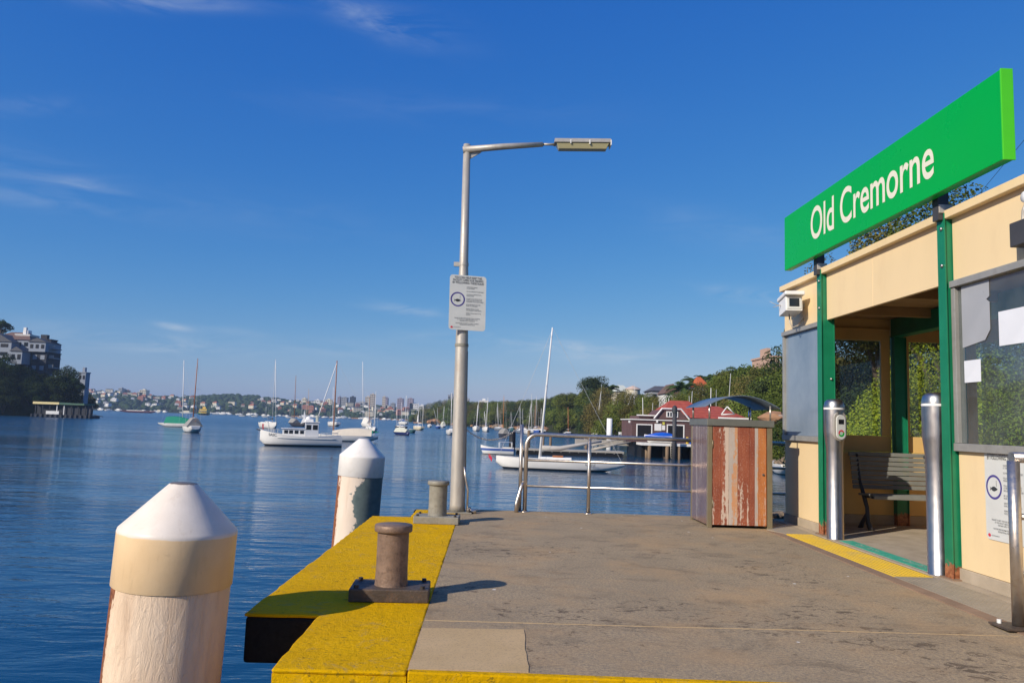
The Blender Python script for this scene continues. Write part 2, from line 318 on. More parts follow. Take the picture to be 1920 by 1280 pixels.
# ------------------------------------------------------------ mesh helpers
COL = sc.collection
class MB:
    def __init__(s): s.v = []; s.f = []; s.mi = []; s.sm = []
    def add(s, vs, fs, mi=0, sm=False):
        o = len(s.v); s.v += [tuple(v) for v in vs]
        for f in fs: s.f.append(tuple(i+o for i in f)); s.mi.append(mi); s.sm.append(sm)
        return s
    def box(s, x0, x1, y0, y1, z0, z1, mi=0, M4=None):
        vs = [Vector((x, y, z)) for z in (z0, z1) for y in (y0, y1) for x in (x0, x1)]
        if M4: vs = [M4 @ v for v in vs]
        return s.add(vs, [(0, 2, 3, 1), (4, 5, 7, 6), (0, 1, 5, 4), (2, 6, 7, 3), (0, 4, 6, 2), (1, 3, 7, 5)], mi)
    def tube(s, pts, r, seg=10, mi=0, sm=True, caps=True, sy=1.0):
        pts = [Vector(p) for p in pts]; n = len(pts)
        rs = r if isinstance(r, (list, tuple)) else [r]*n
        t0 = (pts[1]-pts[0]).normalized(); up = Vector((0, 0, 1)) if abs(t0.z) < .9 else Vector((1, 0, 0))
        a = t0.cross(up).normalized(); vs = []
        for i, p in enumerate(pts):
            if i == 0: t = t0
            elif i == n-1: t = (pts[-1]-pts[-2]).normalized()
            else: t = ((pts[i+1]-p).normalized() + (p-pts[i-1]).normalized()).normalized()
            a = (a - t*a.dot(t)).normalized(); b = t.cross(a)
            for k in range(seg):
                q = 2*math.pi*k/seg; vs.append(p + a*math.cos(q)*rs[i] + b*math.sin(q)*rs[i]*sy)
        fs = [(i*seg+k, i*seg+(k+1) % seg, (i+1)*seg+(k+1) % seg, (i+1)*seg+k) for i in range(n-1) for k in range(seg)]
        s.add(vs, fs, mi, sm)
        if caps:
            o = len(s.v)-len(vs)
            s.f.append(tuple(o+k for k in range(seg))[::-1]); s.mi.append(mi); s.sm.append(False)
            s.f.append(tuple(o+(n-1)*seg+k for k in range(seg))); s.mi.append(mi); s.sm.append(False)
        return s
    def lathe(s, prof, c=(0, 0, 0), seg=32, mi=0, sm=True):
        vs = [(c[0]+r*math.cos(2*math.pi*k/seg), c[1]+r*math.sin(2*math.pi*k/seg), c[2]+z) for r, z in prof for k in range(seg)]
        fs = [(i*seg+k, i*seg+(k+1) % seg, (i+1)*seg+(k+1) % seg, (i+1)*seg+k) for i in range(len(prof)-1) for k in range(seg)]
        return s.add(vs, fs, mi, sm)
    def prism(s, poly, axis, a, b, mi=0):
        # poly in the plane across axis; axis 'x': (y,z), 'y': (x,z), 'z': (x,y)
        def P(u, v, w): return {'x': (w, u, v), 'y': (u, w, v), 'z': (u, v, w)}[axis]
        n = len(poly); vs = [P(u, v, a) for u, v in poly] + [P(u, v, b) for u, v in poly]
        fs = [tuple(range(n))[::-1], tuple(range(n, 2*n))] + [(i, (i+1) % n, n+(i+1) % n, n+i) for i in range(n)]
        return s.add(vs, fs, mi)
    def xf(s, M4): s.v = [tuple(M4 @ Vector(v)) for v in s.v]; return s
    def build(s, name, mats, parent=None, origin=None, bevel=0, **kw):
        me = bpy.data.meshes.new(name)
        vs = s.v
        if origin is not None: vs = [(v[0]-origin[0], v[1]-origin[1], v[2]-origin[2]) for v in vs]
        me.from_pydata(vs, [], s.f)
        for m in (mats if isinstance(mats, (list, tuple)) else [mats]): me.materials.append(m)
        me.polygons.foreach_set('material_index', s.mi); me.polygons.foreach_set('use_smooth', s.sm)
        bm = bmesh.new(); bm.from_mesh(me); bmesh.ops.recalc_face_normals(bm, faces=bm.faces); bm.to_mesh(me); bm.free()
        o = bpy.data.objects.new(name, me); COL.objects.link(o)
        if origin is not None: o.location = origin
        if parent: o.parent = parent
        if bevel:
            b = o.modifiers.new('bevel', 'BEVEL'); b.width = bevel; b.segments = 2; b.limit_method = 'ANGLE'; b.angle_limit = R_(40)
        return tag(o, **kw)
def tag(o, label=None, cat=None, group=None, kind=None):
    if label: o['label'] = label
    if cat: o['category'] = cat
    if group: o['group'] = group
    if kind: o['kind'] = kind
    return o
def thing(name, loc, label, cat, group=None, rz=0):
    o = bpy.data.objects.new(name, None); COL.objects.link(o); o.location = loc; o.rotation_euler = (0, 0, rz)
    o.empty_display_size = .1
    return tag(o, label, cat, group)
def copy_thing(root, loc, rz=0, s=1, label=None, group=None):
    r = root.copy(); COL.objects.link(r); r.location = loc; r.rotation_euler = (0, 0, rz); r.scale = (s, s, s)
    if label: r['label'] = label
    if group: r['group'] = group
    for ch in root.children:
        c = ch.copy(); COL.objects.link(c); c.parent = r
        for g in ch.children:
            d = g.copy(); COL.objects.link(d); d.parent = c
    return r
def text_mb(txt, size, mi=0, M4=None, bold=0., ext=.0, sx=1., align='LEFT', mb=None):
    cu = bpy.data.curves.new('t', 'FONT'); cu.body = txt; cu.size = size; cu.offset = bold; cu.extrude = ext; cu.align_x = align
    ob = bpy.data.objects.new('t', cu); COL.objects.link(ob)
    me = bpy.data.meshes.new_from_object(ob); mb = mb or MB()
    vs = [Vector((v.co.x*sx, v.co.y, v.co.z)) for v in me.vertices]
    if M4: vs = [M4 @ v for v in vs]
    mb.add(vs, [tuple(p.vertices) for p in me.polygons], mi)
    bpy.data.objects.remove(ob); bpy.data.curves.remove(cu); bpy.data.meshes.remove(me)
    return mb
def frameM(o, ex, ey):
    ex = Vector(ex).normalized(); ey = Vector(ey).normalized(); ez = ex.cross(ey)
    return Matrix(((ex.x, ey.x, ez.x, o[0]), (ex.y, ey.y, ez.y, o[1]), (ex.z, ey.z, ez.z, o[2]), (0, 0, 0, 1)))
def lerp_tab(tab, t):
    if t <= tab[0][0]: return tab[0][1]
    for (a, va), (b, vb) in zip(tab, tab[1:]):
        if t <= b: return va + (vb-va)*(t-a)/(b-a)
    return tab[-1][1]
# ------------------------------------------------------------ water, land
wb = MB()
xs = [-6000, -2500, -900, -300, -100, -40, -15, 0, 15, 40, 100, 300, 900, 2500, 6000]; ys = [-3000, -600, -100, -30, 0, 20, 50, 100, 200, 400, 800, 1500, 3000, 6500]
wv = [(x, y, WATER) for y in ys for x in xs]; nx = len(xs)
wb.add(wv, [(j*nx+i, j*nx+i+1, (j+1)*nx+i+1, (j+1)*nx+i) for j in range(len(ys)-1) for i in range(nx-1)])
wb.build('water', M['water'], kind='structure')
SHORE = [(-30, 8.2), (10, 8.2), (16, 8.8), (25, 12.5), (40, 20), (60, 25.5), (72, 27), (85, 28), (100, 28), (125, 25), (170, 26), (230, 27.5), (300, 22), (360, 9), (450, -17), (560, -42), (640, -62), (700, -40), (1000, 60)]
def shore_x(Y): return lerp_tab(SHORE, Y)
def right_h(X, Y):
    t = X - shore_x(Y)
    if t <= 0: return WATER - .6 + max(-1, t*.3)
    h = WATER - .6 + 2.0*min(1, t/2.5) + .17*min(t, 45) + .06*max(0, t-45)
    if Y < 30: h = WATER - .6 + 2.2*min(1, t/2) + .10*min(t, 45)
    return h + .4*noise.noise(Vector((X*.11, Y*.11, 0)))*min(1, t/4)
def grid_land(name, f, us, vs_, mat, **kw):
    b = MB(); vv = [f(u, v) for v in vs_ for u in us]; n = len(us)
    b.add(vv, [(j*n+i, j*n+i+1, (j+1)*n+i+1, (j+1)*n+i) for j in range(len(vs_)-1) for i in range(n-1)], 0, True)
    return b.build(name, mat, **kw)
def fr(t, Y):
    X = shore_x(Y)+t; return (X, Y, right_h(X, Y))
yv = [-30, -10, 0, 6, 10, 14, 18, 22, 27, 33, 40, 50, 60, 72, 85, 100, 112, 125, 145, 170, 200, 230, 265, 300, 330, 360, 400, 450, 500, 560, 600, 640, 700, 1000]
grid_land('hillside_ground', fr, [-3, 0, .8, 2, 4, 7, 11, 16, 22, 30, 40, 55, 75, 110, 160, 250, 400], yv, [M['land']], kind='structure')
# left headland
LSH = [(150, -300), (200, -190), (240, -172), (255, -150), (262, -140), (275, -142), (290, -150), (320, -170), (380, -250), (500, -420)]
def left_h(X, Y):
    t = lerp_tab(LSH, Y) - X
    if t <= 0: return WATER-.6
    return WATER - .5 + 2.2*min(1, t/3) + .36*min(t, 38) + .05*max(0, t-38)
def fl(t, Y):
    X = lerp_tab(LSH, Y)-t; return (X, Y, left_h(X, Y))
grid_land('headland_ground', fl, [-2, 0, 2, 5, 9, 14, 20, 28, 38, 60, 120, 250], [150, 180, 200, 220, 240, 252, 262, 268, 275, 282, 290, 305, 320, 345, 380, 440, 500], [M['land']], kind='structure')
# far shore
RIDGE = [(60, 734), (170, 733), (200, 733), (240, 733), (300, 741), (350, 743), (400, 741), (440, 738), (480, 740), (520, 745), (560, 750), (620, 754), (700, 758), (760, 764), (800, 766), (900, 772), (1100, 785)]
def far_h(px, Y):
    k = min(1, max(0, (Y-1100)/330.)); X = (px-925)/F*Y
    if Y < 1100: return WATER-1
    top = (hor(px) - lerp_tab(RIDGE, px))/F*1430 + EYE
    n = noise.noise(Vector((X*.008, Y*.008, 3)))
    return WATER + .3 + (top-WATER-6)*(k**.8)*(1+.25*n*(1-k))
def ff(px, Y): return ((px-925)/F*Y, Y, far_h(px, Y))
grid_land('far_hills', ff, [60+20*i for i in range(53)], [1092, 1100, 1110, 1130, 1160, 1190, 1220, 1260, 1300, 1340, 1380, 1430, 1500, 1700], [M['land']], kind='structure')
# ------------------------------------------------------------ trees
def leaves(b, rng, c, rad, n, size, mi=0, fill=.35):
    vs = []; fs = []
    for _ in range(n):
        d = Vector((rng.gauss(0, 1), rng.gauss(0, 1), rng.gauss(0, 1))).normalized()
        r = (rng.random()**fill)
        if d.z < -.35 and rng.random() < .55: d.z = -d.z
        p = Vector((c[0]+d.x*rad[0]*r, c[1]+d.y*rad[1]*r, c[2]+d.z*rad[2]*r))
        nrm = (d*.9 + Vector((rng.uniform(-1, 1), rng.uniform(-1, 1), rng.uniform(-.4, 1)))).normalized()
        a = nrm.cross(Vector((rng.uniform(-1, 1), rng.uniform(-1, 1), rng.uniform(-1, 1)))).normalized(); e = nrm.cross(a)
        s = size*rng.uniform(.6, 1.35); o = len(vs)
        vs += [p-a*s*.8, p+e*s*.42+nrm*s*.12, p+a*s*.8, p-e*s*.42]
        fs += [(o, o+1, o+2, o+3)]
    b.add(vs, fs, mi)
def make_tree(name, seed, H, R, n, leaf, mat, label, cat='tree', group=None, trunk_frac=.4, lobes=11, flat=.7, thin=False):
    rng = random.Random(seed); root = thing(name, (0, 0, 0), label, cat, group)
    tb = MB(); th = H*trunk_frac
    tb.tube([(0, 0, -.6), (.05*R, 0, th*.5), (0, .04*R, th), (.05*R, 0, H*.8)], [H*.03, H*.024, H*.018, H*.006], 7)
    cb = MB()
    for i in range(lobes):
        q = i*2.4+rng.random(); rr = R*math.sqrt((i+.3)/lobes)*.72
        z = th + (H-th)*((.12 if trunk_frac < .12 else .28)+(.64 if trunk_frac < .12 else .5)*rng.random()*(1-.4*rr/R))
        lc = (rr*math.cos(q), rr*math.sin(q), z); lr = R*rng.uniform(.30, .46)
        if i < 7: tb.tube([(0, 0, th*rng.uniform(.6, 1)), (lc[0]*.5, lc[1]*.5, (th+z)*.5), lc], [H*.013, H*.008, H*.003], 5)
        leaves(cb, rng, lc, (lr, lr, lr*flat), int(n/lobes), leaf)
    leaves(cb, rng, (0, 0, H*.80), (R*.5, R*.5, (H-th)*.28), int(n*.12), leaf)
    tb.build('trunk', M['bark'], root); cb.build('crown', mat, root)
    return root
HID = (0, 0, 0)
def make_palm(name, seed, H, L, label, group=None, nf=22, cat='palm tree'):
    rng = random.Random(seed); root = thing(name, (0, 0, 0), label, cat, group)
    MB().tube([(0, 0, -.5), (.1, 0, H*.5), (0, 0, H)], [.28, .22, .20], 8).build('trunk', M['bark'], root)
    b = MB()
    for i in range(nf):
        q = i*2.399; el = rng.uniform(-.2, 1.25); pts = []
        for k in range(7):
            t = k/6.; r = L*t*math.cos(el*.8)*(1-.12*t); z = L*(math.sin(el)*t - .62*t*t)
            pts.append(Vector((r*math.cos(q), r*math.sin(q), H+z)))
        sd_ = Vector((-math.sin(q), math.cos(q), 0))
        for k in range(6):
            for s_ in (-1, 1):
                for j in range(2):
                    p = pts[k].lerp(pts[k+1], j*.5); ww = L*.26*(1-.75*((k+j*.5)/6.)**2)
                    d = (pts[k+1]-pts[k]).normalized()
                    tip = p + sd_*s_*ww + d*ww*.5 - Vector((0, 0, ww*.35))
                    b.add([p, p+d*L*.085, tip], [(0, 1, 2)])
    b.build('fronds', M['palm'], root); return root
WOODR = 'trees of the dense wood on the right-hand hillside'
LBLR = ['rounded green tree packed into the dense wood on the right-hand hillside', 'olive brown-green tree packed into the dense wood on the right-hand hillside', 'dark green tree packed into the dense wood on the right-hand hillside', 'bright green spreading tree packed into the dense wood on the right-hand hillside']
protoR = [make_tree('broadleaf_tree', 11, 9, 4.6, 8000, .20, M['leaf'], LBLR[0], group=WOODR+' (green)', trunk_frac=.05, lobes=16),
          make_tree('olive_tree', 12, 9.5, 4.3, 8000, .19, M['leaf_olive'], LBLR[1], group=WOODR+' (olive)', trunk_frac=.05, lobes=16),
          make_tree('evergreen_tree', 13, 10, 4.2, 8000, .20, M['leaf_dark'], LBLR[2], group=WOODR+' (dark)', trunk_frac=.05, lobes=16),
          make_tree('spreading_tree', 14, 8, 5.2, 8000, .20, M['leaf'], LBLR[3], group=WOODR+' (spreading)', trunk_frac=.08, flat=.6, lobes=18)]
def put(proto, used, loc, rz, s, **kw):
    if not used[0]:
        used[0] = True; proto.location = loc; proto.rotation_euler = (0, 0, rz); proto.scale = (s, s, s)
        for k, v in kw.items():
            if v: proto[k] = v
        return proto
    return copy_thing(proto, loc, rz, s, **kw)
flags = [[False] for _ in protoR]
rng = random.Random(5)
SKY_R = [(760, 776), (790, 768), (812, 758), (835, 752), (860, 750), (880, 756), (900, 758), (930, 757), (960, 756), (985, 755), (1000, 755), (1040, 750), (1060, 742), (1090, 742), (1105, 736),
         (1130, 730), (1160, 732), (1200, 742), (1230, 748), (1260, 748), (1300, 738), (1320, 722), (1345, 708), (1370, 697), (1400, 692), (1440, 690), (1470, 672), (1500, 640), (1600, 600), (1920, 560)]
Y = 88.0; placed = 0
while Y < 640:
    sp = 6.2 + Y*.016
    for k in range(7):
        t = 2.2 + k*sp*.9 + rng.uniform(-1, 1)*sp*.25
        yy = Y + rng.uniform(-1, 1)*sp*.4
        X = shore_x(yy)+t; px = 925 + X/yy*F
        if px > 1660 or px < 740: continue
        if 84 < yy < 108 and 1150 < px < 1440: continue
        gz = right_h(X, yy); ht = yy/F*(hor(px) - lerp_tab(SKY_R, px) + 3) + EYE - gz   # room below the skyline
        kind = rng.choice((0, 0, 1, 1, 2, 3)); base_h = (9, 9.5, 10, 8)[kind]
        want = rng.uniform(.8, 1.2)*(.8+.38*(yy > 190))
        s = min(want*1.15, (ht*rng.uniform(.92, 1.04))/base_h)
        if s < .42: continue
        # a deep tree wholly behind taller near rows can be left out
        if k > 3 and rng.random() < .3: continue
        put(protoR[kind], flags[kind], (X, yy, gz), rng.uniform(0, 6.28), s); placed += 1
    Y += sp*.88
print('right trees', placed)
# skyline filler trees nearer the shelter, beyond the boatshed
for (px, py, yy, kind) in [(1345, 712, 118, 0), (1372, 700, 116, 3), (1402, 692, 112, 0), (1425, 692, 106, 1), (1448, 690, 98, 0), (1462, 660, 88, 2), (1330, 725, 122, 2), (1392, 712, 104, 1), (1440, 712, 92, 3),
                           (1455, 735, 84, 0), (1472, 700, 80, 0), (1362, 730, 112, 0), (1420, 735, 100, 3), (1468, 760, 78, 3), (1300, 742, 128, 0), (1275, 752, 132, 1)]:
    p = at(px, py, yy); gz = right_h(p.x, yy); s = max(.5, min(1.7, (p.z-gz)/(9, 9.5, 10, 8)[kind]))
    put(protoR[kind], flags[kind], (p.x, yy, p.z-s*(9, 9.5, 10, 8)[kind]*.97), rng.uniform(0, 6), s)
# signature trees on the skyline
o = make_tree('umbrella_tree', 31, 12, 5.2, 5200, .28, M['leaf_dark'], 'tall dark dome-crowned tree standing alone above the wooded skyline', group=None, trunk_frac=.55, flat=.95, lobes=18)
p = at(1113, 704, 240); o.location = (p.x, 240, p.z-12.2)
o = make_tree('bushy_tree', 32, 9, 5.6, 3000, .30, M['leaf'], 'low rounded green tree bulging over the skyline left of the tall dome-crowned tree', trunk_frac=.35, flat=.6)
p = at(1066, 738, 250); o.location = (p.x, 250, p.z-9)
o = make_palm('palm_tree', 41, 7, 3.8, 'date palm on the skyline just right of the tall dome-crowned tree')
p = at(1144, 722, 200); o.location = (p.x, 200, p.z-8)
for (px, py, yy, s, lb) in [(1279, 716, 150, 1.25, 'tall palm with drooping fronds, leftmost of the palms by the orange-roofed house'),
                            (1300, 706, 156, .95, 'slender palm with pale trunk left of the orange-roofed house'),
                            (1319, 703, 166, .95, 'slender palm rising just behind the orange-roofed house'),
                            (1342, 702, 148, .8, 'palm spreading on the skyline just right of the orange-roofed house'),
                            (1389, 688, 120, .95, 'palm crown poking above the highest trees of the hillside'),
                            (1417, 690, 112, .7, 'small palm crown on the skyline below the pink apartment block')]:
    c = copy_thing(o, (0, 0, 0), rng.uniform(0, 6), s, label=lb); q = at(px, py, yy); c.location = (q.x, yy, q.z-8.1*s)
# big tree and bushes behind the shelter
nb = [('large green tree rising behind the shelter roof under the green sign', 1775, 372, 24, 10, 3.0, 51, 'leaf'),
      ('dark leafy tree behind the shelter roof, seen below the middle of the green sign', 1655, 425, 27, 10.5, 2.0, 52, 'leaf_olive'),
      ('sparse twiggy tree behind the left end of the shelter roof', 1538, 478, 30, 9.5, 1.15, 53, 'leaf_olive')]
for lb, px, py, yy, H, R, sd_, mt in nb:
    q = at(px, py, yy)
    H2 = q.z + 2.6
    o = make_tree('gum_tree', sd_, H2, R*1.25, 48000 if sd_ < 53 else 3600, .075, M[mt], lb, trunk_frac=.35, lobes=16)
    o.location = (q.x, yy, -1.8)
bushes = [('yellow-green bush seen through the right-hand pane of the shelter end wall', 1735, 640, 21, 2.6, 61), ('yellow-green bush seen low in the left-hand pane of the shelter end wall', 1652, 735, 21, 1.7, 62),
          ('yellow-green bush behind the shelter, beyond the right-hand window', 1850, 670, 21, 3.0, 63)]
for lb, px, py, yy, R, sd_ in bushes:
    q = at(px, py, yy); H2 = q.z+1.6
    o = make_tree('bush', sd_, H2, R, 30000, .046, M['leaf_light'], lb, 'bush', trunk_frac=.12, lobes=18)
    o.location = (q.x, yy, -1.6)
for lb, px, py, yy, H, R, sd_ in [('dark dense tree seen through the left-hand pane of the shelter end wall', 1590, 610, 32, 8, 3.4, 71), ('dark tree behind the yellow-green bush beyond the end wall', 1700, 600, 30, 8, 3.6, 72),
                                  ('dark tree beyond the shelter window on the right', 1800, 610, 26, 7, 4, 73), ('dark tree beyond the far right window of the shelter', 1905, 610, 22, 7, 3.6, 74)]:
    q = at(px, py, yy); H2 = q.z+1.8
    o = make_tree('evergreen_tree', sd_, H2, R, 26000, .075, M['leaf_dark' if sd_ < 73 else 'leaf'], lb, trunk_frac=.08, lobes=20); o.location = (q.x, yy, -1.8)
# shore shrubs right of the cabinet
for i, (px, py, yy) in enumerate([(1452, 800, 73), (1464, 790, 70), (1476, 800, 66), (1490, 780, 60), (1440, 815, 76)]):
    q = at(px, py, yy); s = (q.z-WATER)/9.
    put(protoR[0], flags[0], (q.x+1, yy, WATER-.2), i, max(.5, s), label='low green shore tree between the rusty cabinet and the shelter', group='shore trees right of the cabinet')
# left headland trees
WOODL = 'dark trees on the left headland'; LBL = 'dark shaded tree on the steep left headland below the buildings'
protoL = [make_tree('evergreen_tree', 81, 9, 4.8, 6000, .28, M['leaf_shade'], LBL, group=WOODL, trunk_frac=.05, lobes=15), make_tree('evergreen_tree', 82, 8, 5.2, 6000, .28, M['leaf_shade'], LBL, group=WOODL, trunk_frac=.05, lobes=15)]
fL = [[False], [False]]
SKY_L = [(-60, 640), (0, 664), (20, 682), (40, 694), (60, 690), (80, 700), (95, 705), (110, 692), (125, 690), (140, 695), (150, 706), (160, 740), (172, 752), (185, 762)]
for yy in (240, 246, 252, 258, 263, 268, 273, 279, 285):
    for k in range(13):
        X = lerp_tab(LSH, yy) - 2 - k*4.6 + rng.uniform(-1.2, 1.2); px = 925 + X/yy*F
        if px < -60: continue
        gz = left_h(X, yy); room = yy/F*(hor(px)-lerp_tab(SKY_L, px)) + EYE - gz
        s = min(rng.uniform(.8, 1.25), room/8.6)
        if s < .35: continue
        i = rng.randint(0, 1); put(protoL[i], fL[i], (X, yy, gz-.3), rng.uniform(0, 6), s)
for px, py, yy, s in [(128, 690, 262, 1.15), (112, 696, 262, 1.), (140, 698, 262, .9), (15, 668, 258, 1.1), (55, 692, 262, 1.0), (30, 690, 262, 1.0), (170, 744, 284, .6), (165, 738, 286, .7)]:
    q = at(px, py, yy); put(protoL[0], fL[0], (q.x, yy, q.z-8.7*s), rng.uniform(0, 6), s)
o = make_tree('pine_tree', 83, 14, 4.2, 3000, .35, M['leaf_dark'], 'tall dark tree above the roofs at the far left edge', trunk_frac=.45)
q = at(3, 597, 300); o.location = (q.x, 300, q.z-13.5)
# far woods on the opposite shore
b = MB(); rng = random.Random(9)
ico = bmesh.new(); bmesh.ops.create_icosphere(ico, subdivisions=2, radius=1); iv = [v.co.copy() for v in ico.verts]; ifc = [tuple(v.index for v in f.verts) for f in ico.faces]; ico.free()
for i in range(2300):
    px = rng.uniform(90, 1000); Y = 1104 + 380*rng.random()**.9; X = (px-925)/F*Y; r = rng.uniform(2.4, 6.0)
    z = far_h(px, Y)+r*.3; sd_ = rng.uniform(0, 100)
    b.add([(X+v.x*r*(1+.35*noise.noise(v*2.3+Vector((sd_, 0, 0)))), Y+v.y*r, z+v.z*r*.85*(1+.4*noise.noise(v*2.1+Vector((0, sd_, 0))))) for v in iv], ifc)
b.build('far_woods', M['far_leaf'], kind='stuff', label='hazy wooded slopes between the houses of the far shore', cat='woods')
# ------------------------------------------------------------ wharf
def slab(name, poly, z0, z1, mat, bevel=0, **kw):
    return MB().prism(poly, 'z', z0, z1).build(name, mat, bevel=bevel, **kw)
slab('wharf_deck', [(-.372, 4.03), (9.5, 3.73), (9.5, 11.12), (-.372, 11.12)], -.45, 0, M['deck'], kind='structure')
def ragged(poly, step=.12, amp=.006, seed=0):
    r = random.Random(seed); out = []
    for (a, b), (c, d) in zip(poly, poly[1:]+poly[:1]):
        n = max(1, int(math.hypot(c-a, d-b)/step))
        for k in range(n): out.append((a+(c-a)*k/n+(r.uniform(-amp, amp) if k else 0), b+(d-b)*k/n+(r.uniform(-amp, amp) if k else 0)))
    return out
slab('wharf_edge_near', ragged([(-1.032, 3.982), (-.372, 3.982), (-.372, 5.02), (-1.032, 5.02)], .09, .004, 1), -.42, -.0185, M['yellow'], kind='structure')
slab('wharf_edge_front', ragged([(-.366, 3.975), (9.5, 3.675), (9.5, 3.727), (-.366, 4.027)], .2, .003, 2), -.42, .006, M['yellow'], .008, kind='structure')
slab('wharf_edge_side', ragged([(-1.035, 3.98), (-.374, 3.98), (-.374, 10.05), (-1.46, 10.05), (-1.5, 5.034), (-1.035, 5.034)], .10, .007, 3), -.018, .004, M['yellow'], .012, kind='structure')
slab('wharf_edge_far', ragged([(-.985, 10.054), (-.374, 10.054), (-.374, 10.9), (-.985, 10.9)], .1, .005, 4), -.3, .004, M['yellow'], .02, kind='structure')
slab('fender_block', [(-1.492, 5.038), (-1.04, 5.038), (-1.04, 10.0), (-1.452, 10.0)], -.30, -.019, M['black'], .02, kind='structure')
slab('fender_back', [(-1.038, 5.036), (-.376, 5.036), (-.376, 11), (-1.038, 11)], -.6, -.07, M['black'], kind='structure')
slab('wharf_kerb_far', [(-1.02, 10.905), (-.376, 10.905), (-.376, 11.1), (-1.02, 11.1)], -.3, -.02, M['black'], .01, kind='structure')
slab('concrete_patch', ragged([(-.368, 4.03), (.235, 4.03), (.245, 4.83), (-.368, 4.80)], .1, .006, 5), 0, .004, M['patch'], kind='structure')
slab('deck_joint', ragged([(-.368, 4.99), (1.1, 4.985), (2.0, 4.998), (3.4, 4.99), (3.4, 4.996), (2.0, 5.008), (1.1, 4.997), (-.368, 5.006)], .06, .003, 8), 0, .0015, M['patch'], kind='structure')
for X in (0, 2.2, 4.4, 6.6, 8.8):                       # bearers and piles carrying the deck
    for Y in (4.4, 7.6, 10.8):
        MB().tube([(X, Y, WATER-1), (X, Y, -.45)], .16, 12).build('wharf_support', M['timber'], kind='structure')
# paving by the shelter
slab('kerb_strip', [(3.44, 4.03), (3.56, 4.03), (3.60, 9.5), (3.49, 9.75)], 0, .008, M['kerb'], kind='structure')
slab('tread_strip_near', [(3.562, 4.03), (3.98, 4.03), (3.98, 6.86), (3.585, 6.86)], 0, .012, M['tread'], kind='structure')
slab('tread_strip_far', [(3.603, 9.47), (3.98, 9.42), (4.0, 10.4), (3.52, 9.82)], 0, .012, M['tread'], kind='structure')
b = MB()
for i in range(8):
    for j in range(52):
        x = 3.60+.047*i; y = 4.1+.052*j
        if y < 6.84: b.add([(x, y, .0125), (x+.028, y+.005, .0165), (x+.034, y, .0125), (x+.006, y-.005, .0125)], [(0, 1, 2), (0, 2, 3), (0, 3, 1)])
b.build('tread_pattern', M['tread'], kind='structure')
slab('tactile_strip', [(3.60, 6.87), (3.935, 6.87), (3.93, 9.44), (3.62, 9.44)], 0, .014, M['tactile'], kind='structure')
b = MB()
for i in range(7):
    x = 3.632+.044*i; b.box(x, x+.018, 6.9, 9.4, .0142, .019)
b.build('tactile_ridges', M['tactile'], kind='structure')
slab('shelter_floor', [(3.985, 4.03), (7.0, 4.03), (7.0, 10.9), (4.0, 10.9)], 0, .012, M['plinth'], kind='structure')
slab('teal_floor_strip', [(4.04, 7.13), (4.20, 7.13), (4.22, 8.98), (4.06, 8.98)], .012, .016, M['teal'], kind='structure')
b = MB()
for (y, txt) in ((8.72, 'Opal  Tap on'), (7.72, 'Opal  Tap off')):
    text_mb(txt, .10, 0, frameM((4.11, y, .0175), (0, -1, 0), (1, 0, 0)), sx=.9, mb=b)
b.build('floor_lettering', M['teal_letter'], kind='structure')
# ------------------------------------------------------------ mooring piles
def mooring_pile(label, ax, ay, za, r, mat, capmat, lean):
    root = thing('mooring_pile', (ax, ay, za-.28), label, 'mooring pile', 'white-capped mooring piles beside the wharf')
    root.rotation_euler = (0, lean, 0)
    s = MB().lathe([(r*.975, -4), (r*.975, -.30), (r*.975, -.24)], seg=56); s.build('shaft', mat, root)
    c = MB().lathe([(r*.99, -.322), (r, -.318), (r, -.03), (r*1.002, -.012), (r*.985, .005), (r*.24, .262), (r*.22, .268), (0, .27)], seg=56); c.build('cap', capmat, root)
    return root
q = at(345, 905, 4.78); mooring_pile('big mooring pile in the near left foreground, cream cap turned orange at the rim', -1.845, 4.78, q.z+.012, .336, M['pile1'], M['cap1'], .036)
q = at(680, 828, 12.6); mooring_pile('white mooring pile beyond the wharf corner, paint peeled off to grey on its right', -2.035, 12.6, q.z+.06, .362, M['pile2'], M['cap2'], .04)
# ------------------------------------------------------------ bollards
def bollard(label, cx, cy, mats, rz):
    root = thing('bollard', (cx, cy, .004), label, 'bollard', 'bollards on the wharf edge', rz)
    MB().box(-.27, .27, -.17, .17, 0, .088).build('base_plate', mats[1], root, bevel=.008)
    MB().lathe([(.116, .088), (.114, .10), (.110, .2), (.110, .44), (.112, .452)], seg=32).build('shaft', mats[0], root)
    MB().lathe([(.112, .448), (.128, .452), (.132, .458), (.132, .494), (.127, .500), (0, .502)], seg=32).build('cap', mats[0], root)
    for sx in (-1, 1):
        for sy in (-1, 1):
            MB().tube([(sx*.225, sy*.125, .088), (sx*.225, sy*.125, .108)], .018, 6, sm=False).build('bolt', M['bolt'], root)
    return root
bollard('brown bollard on a dark base plate, nearer one on the yellow wharf edge', -.655, 5.575, (M['iron'], M['iron_dark']), .04)
p1 = ground(778, 981); p2 = ground(857, 987)
bollard('grey bollard on a grey base plate beside the lamp post', (p1.x+p2.x)/2, (p1.y+p2.y)/2+.2, (M['iron_grey'], M['iron_grey']), -.03)
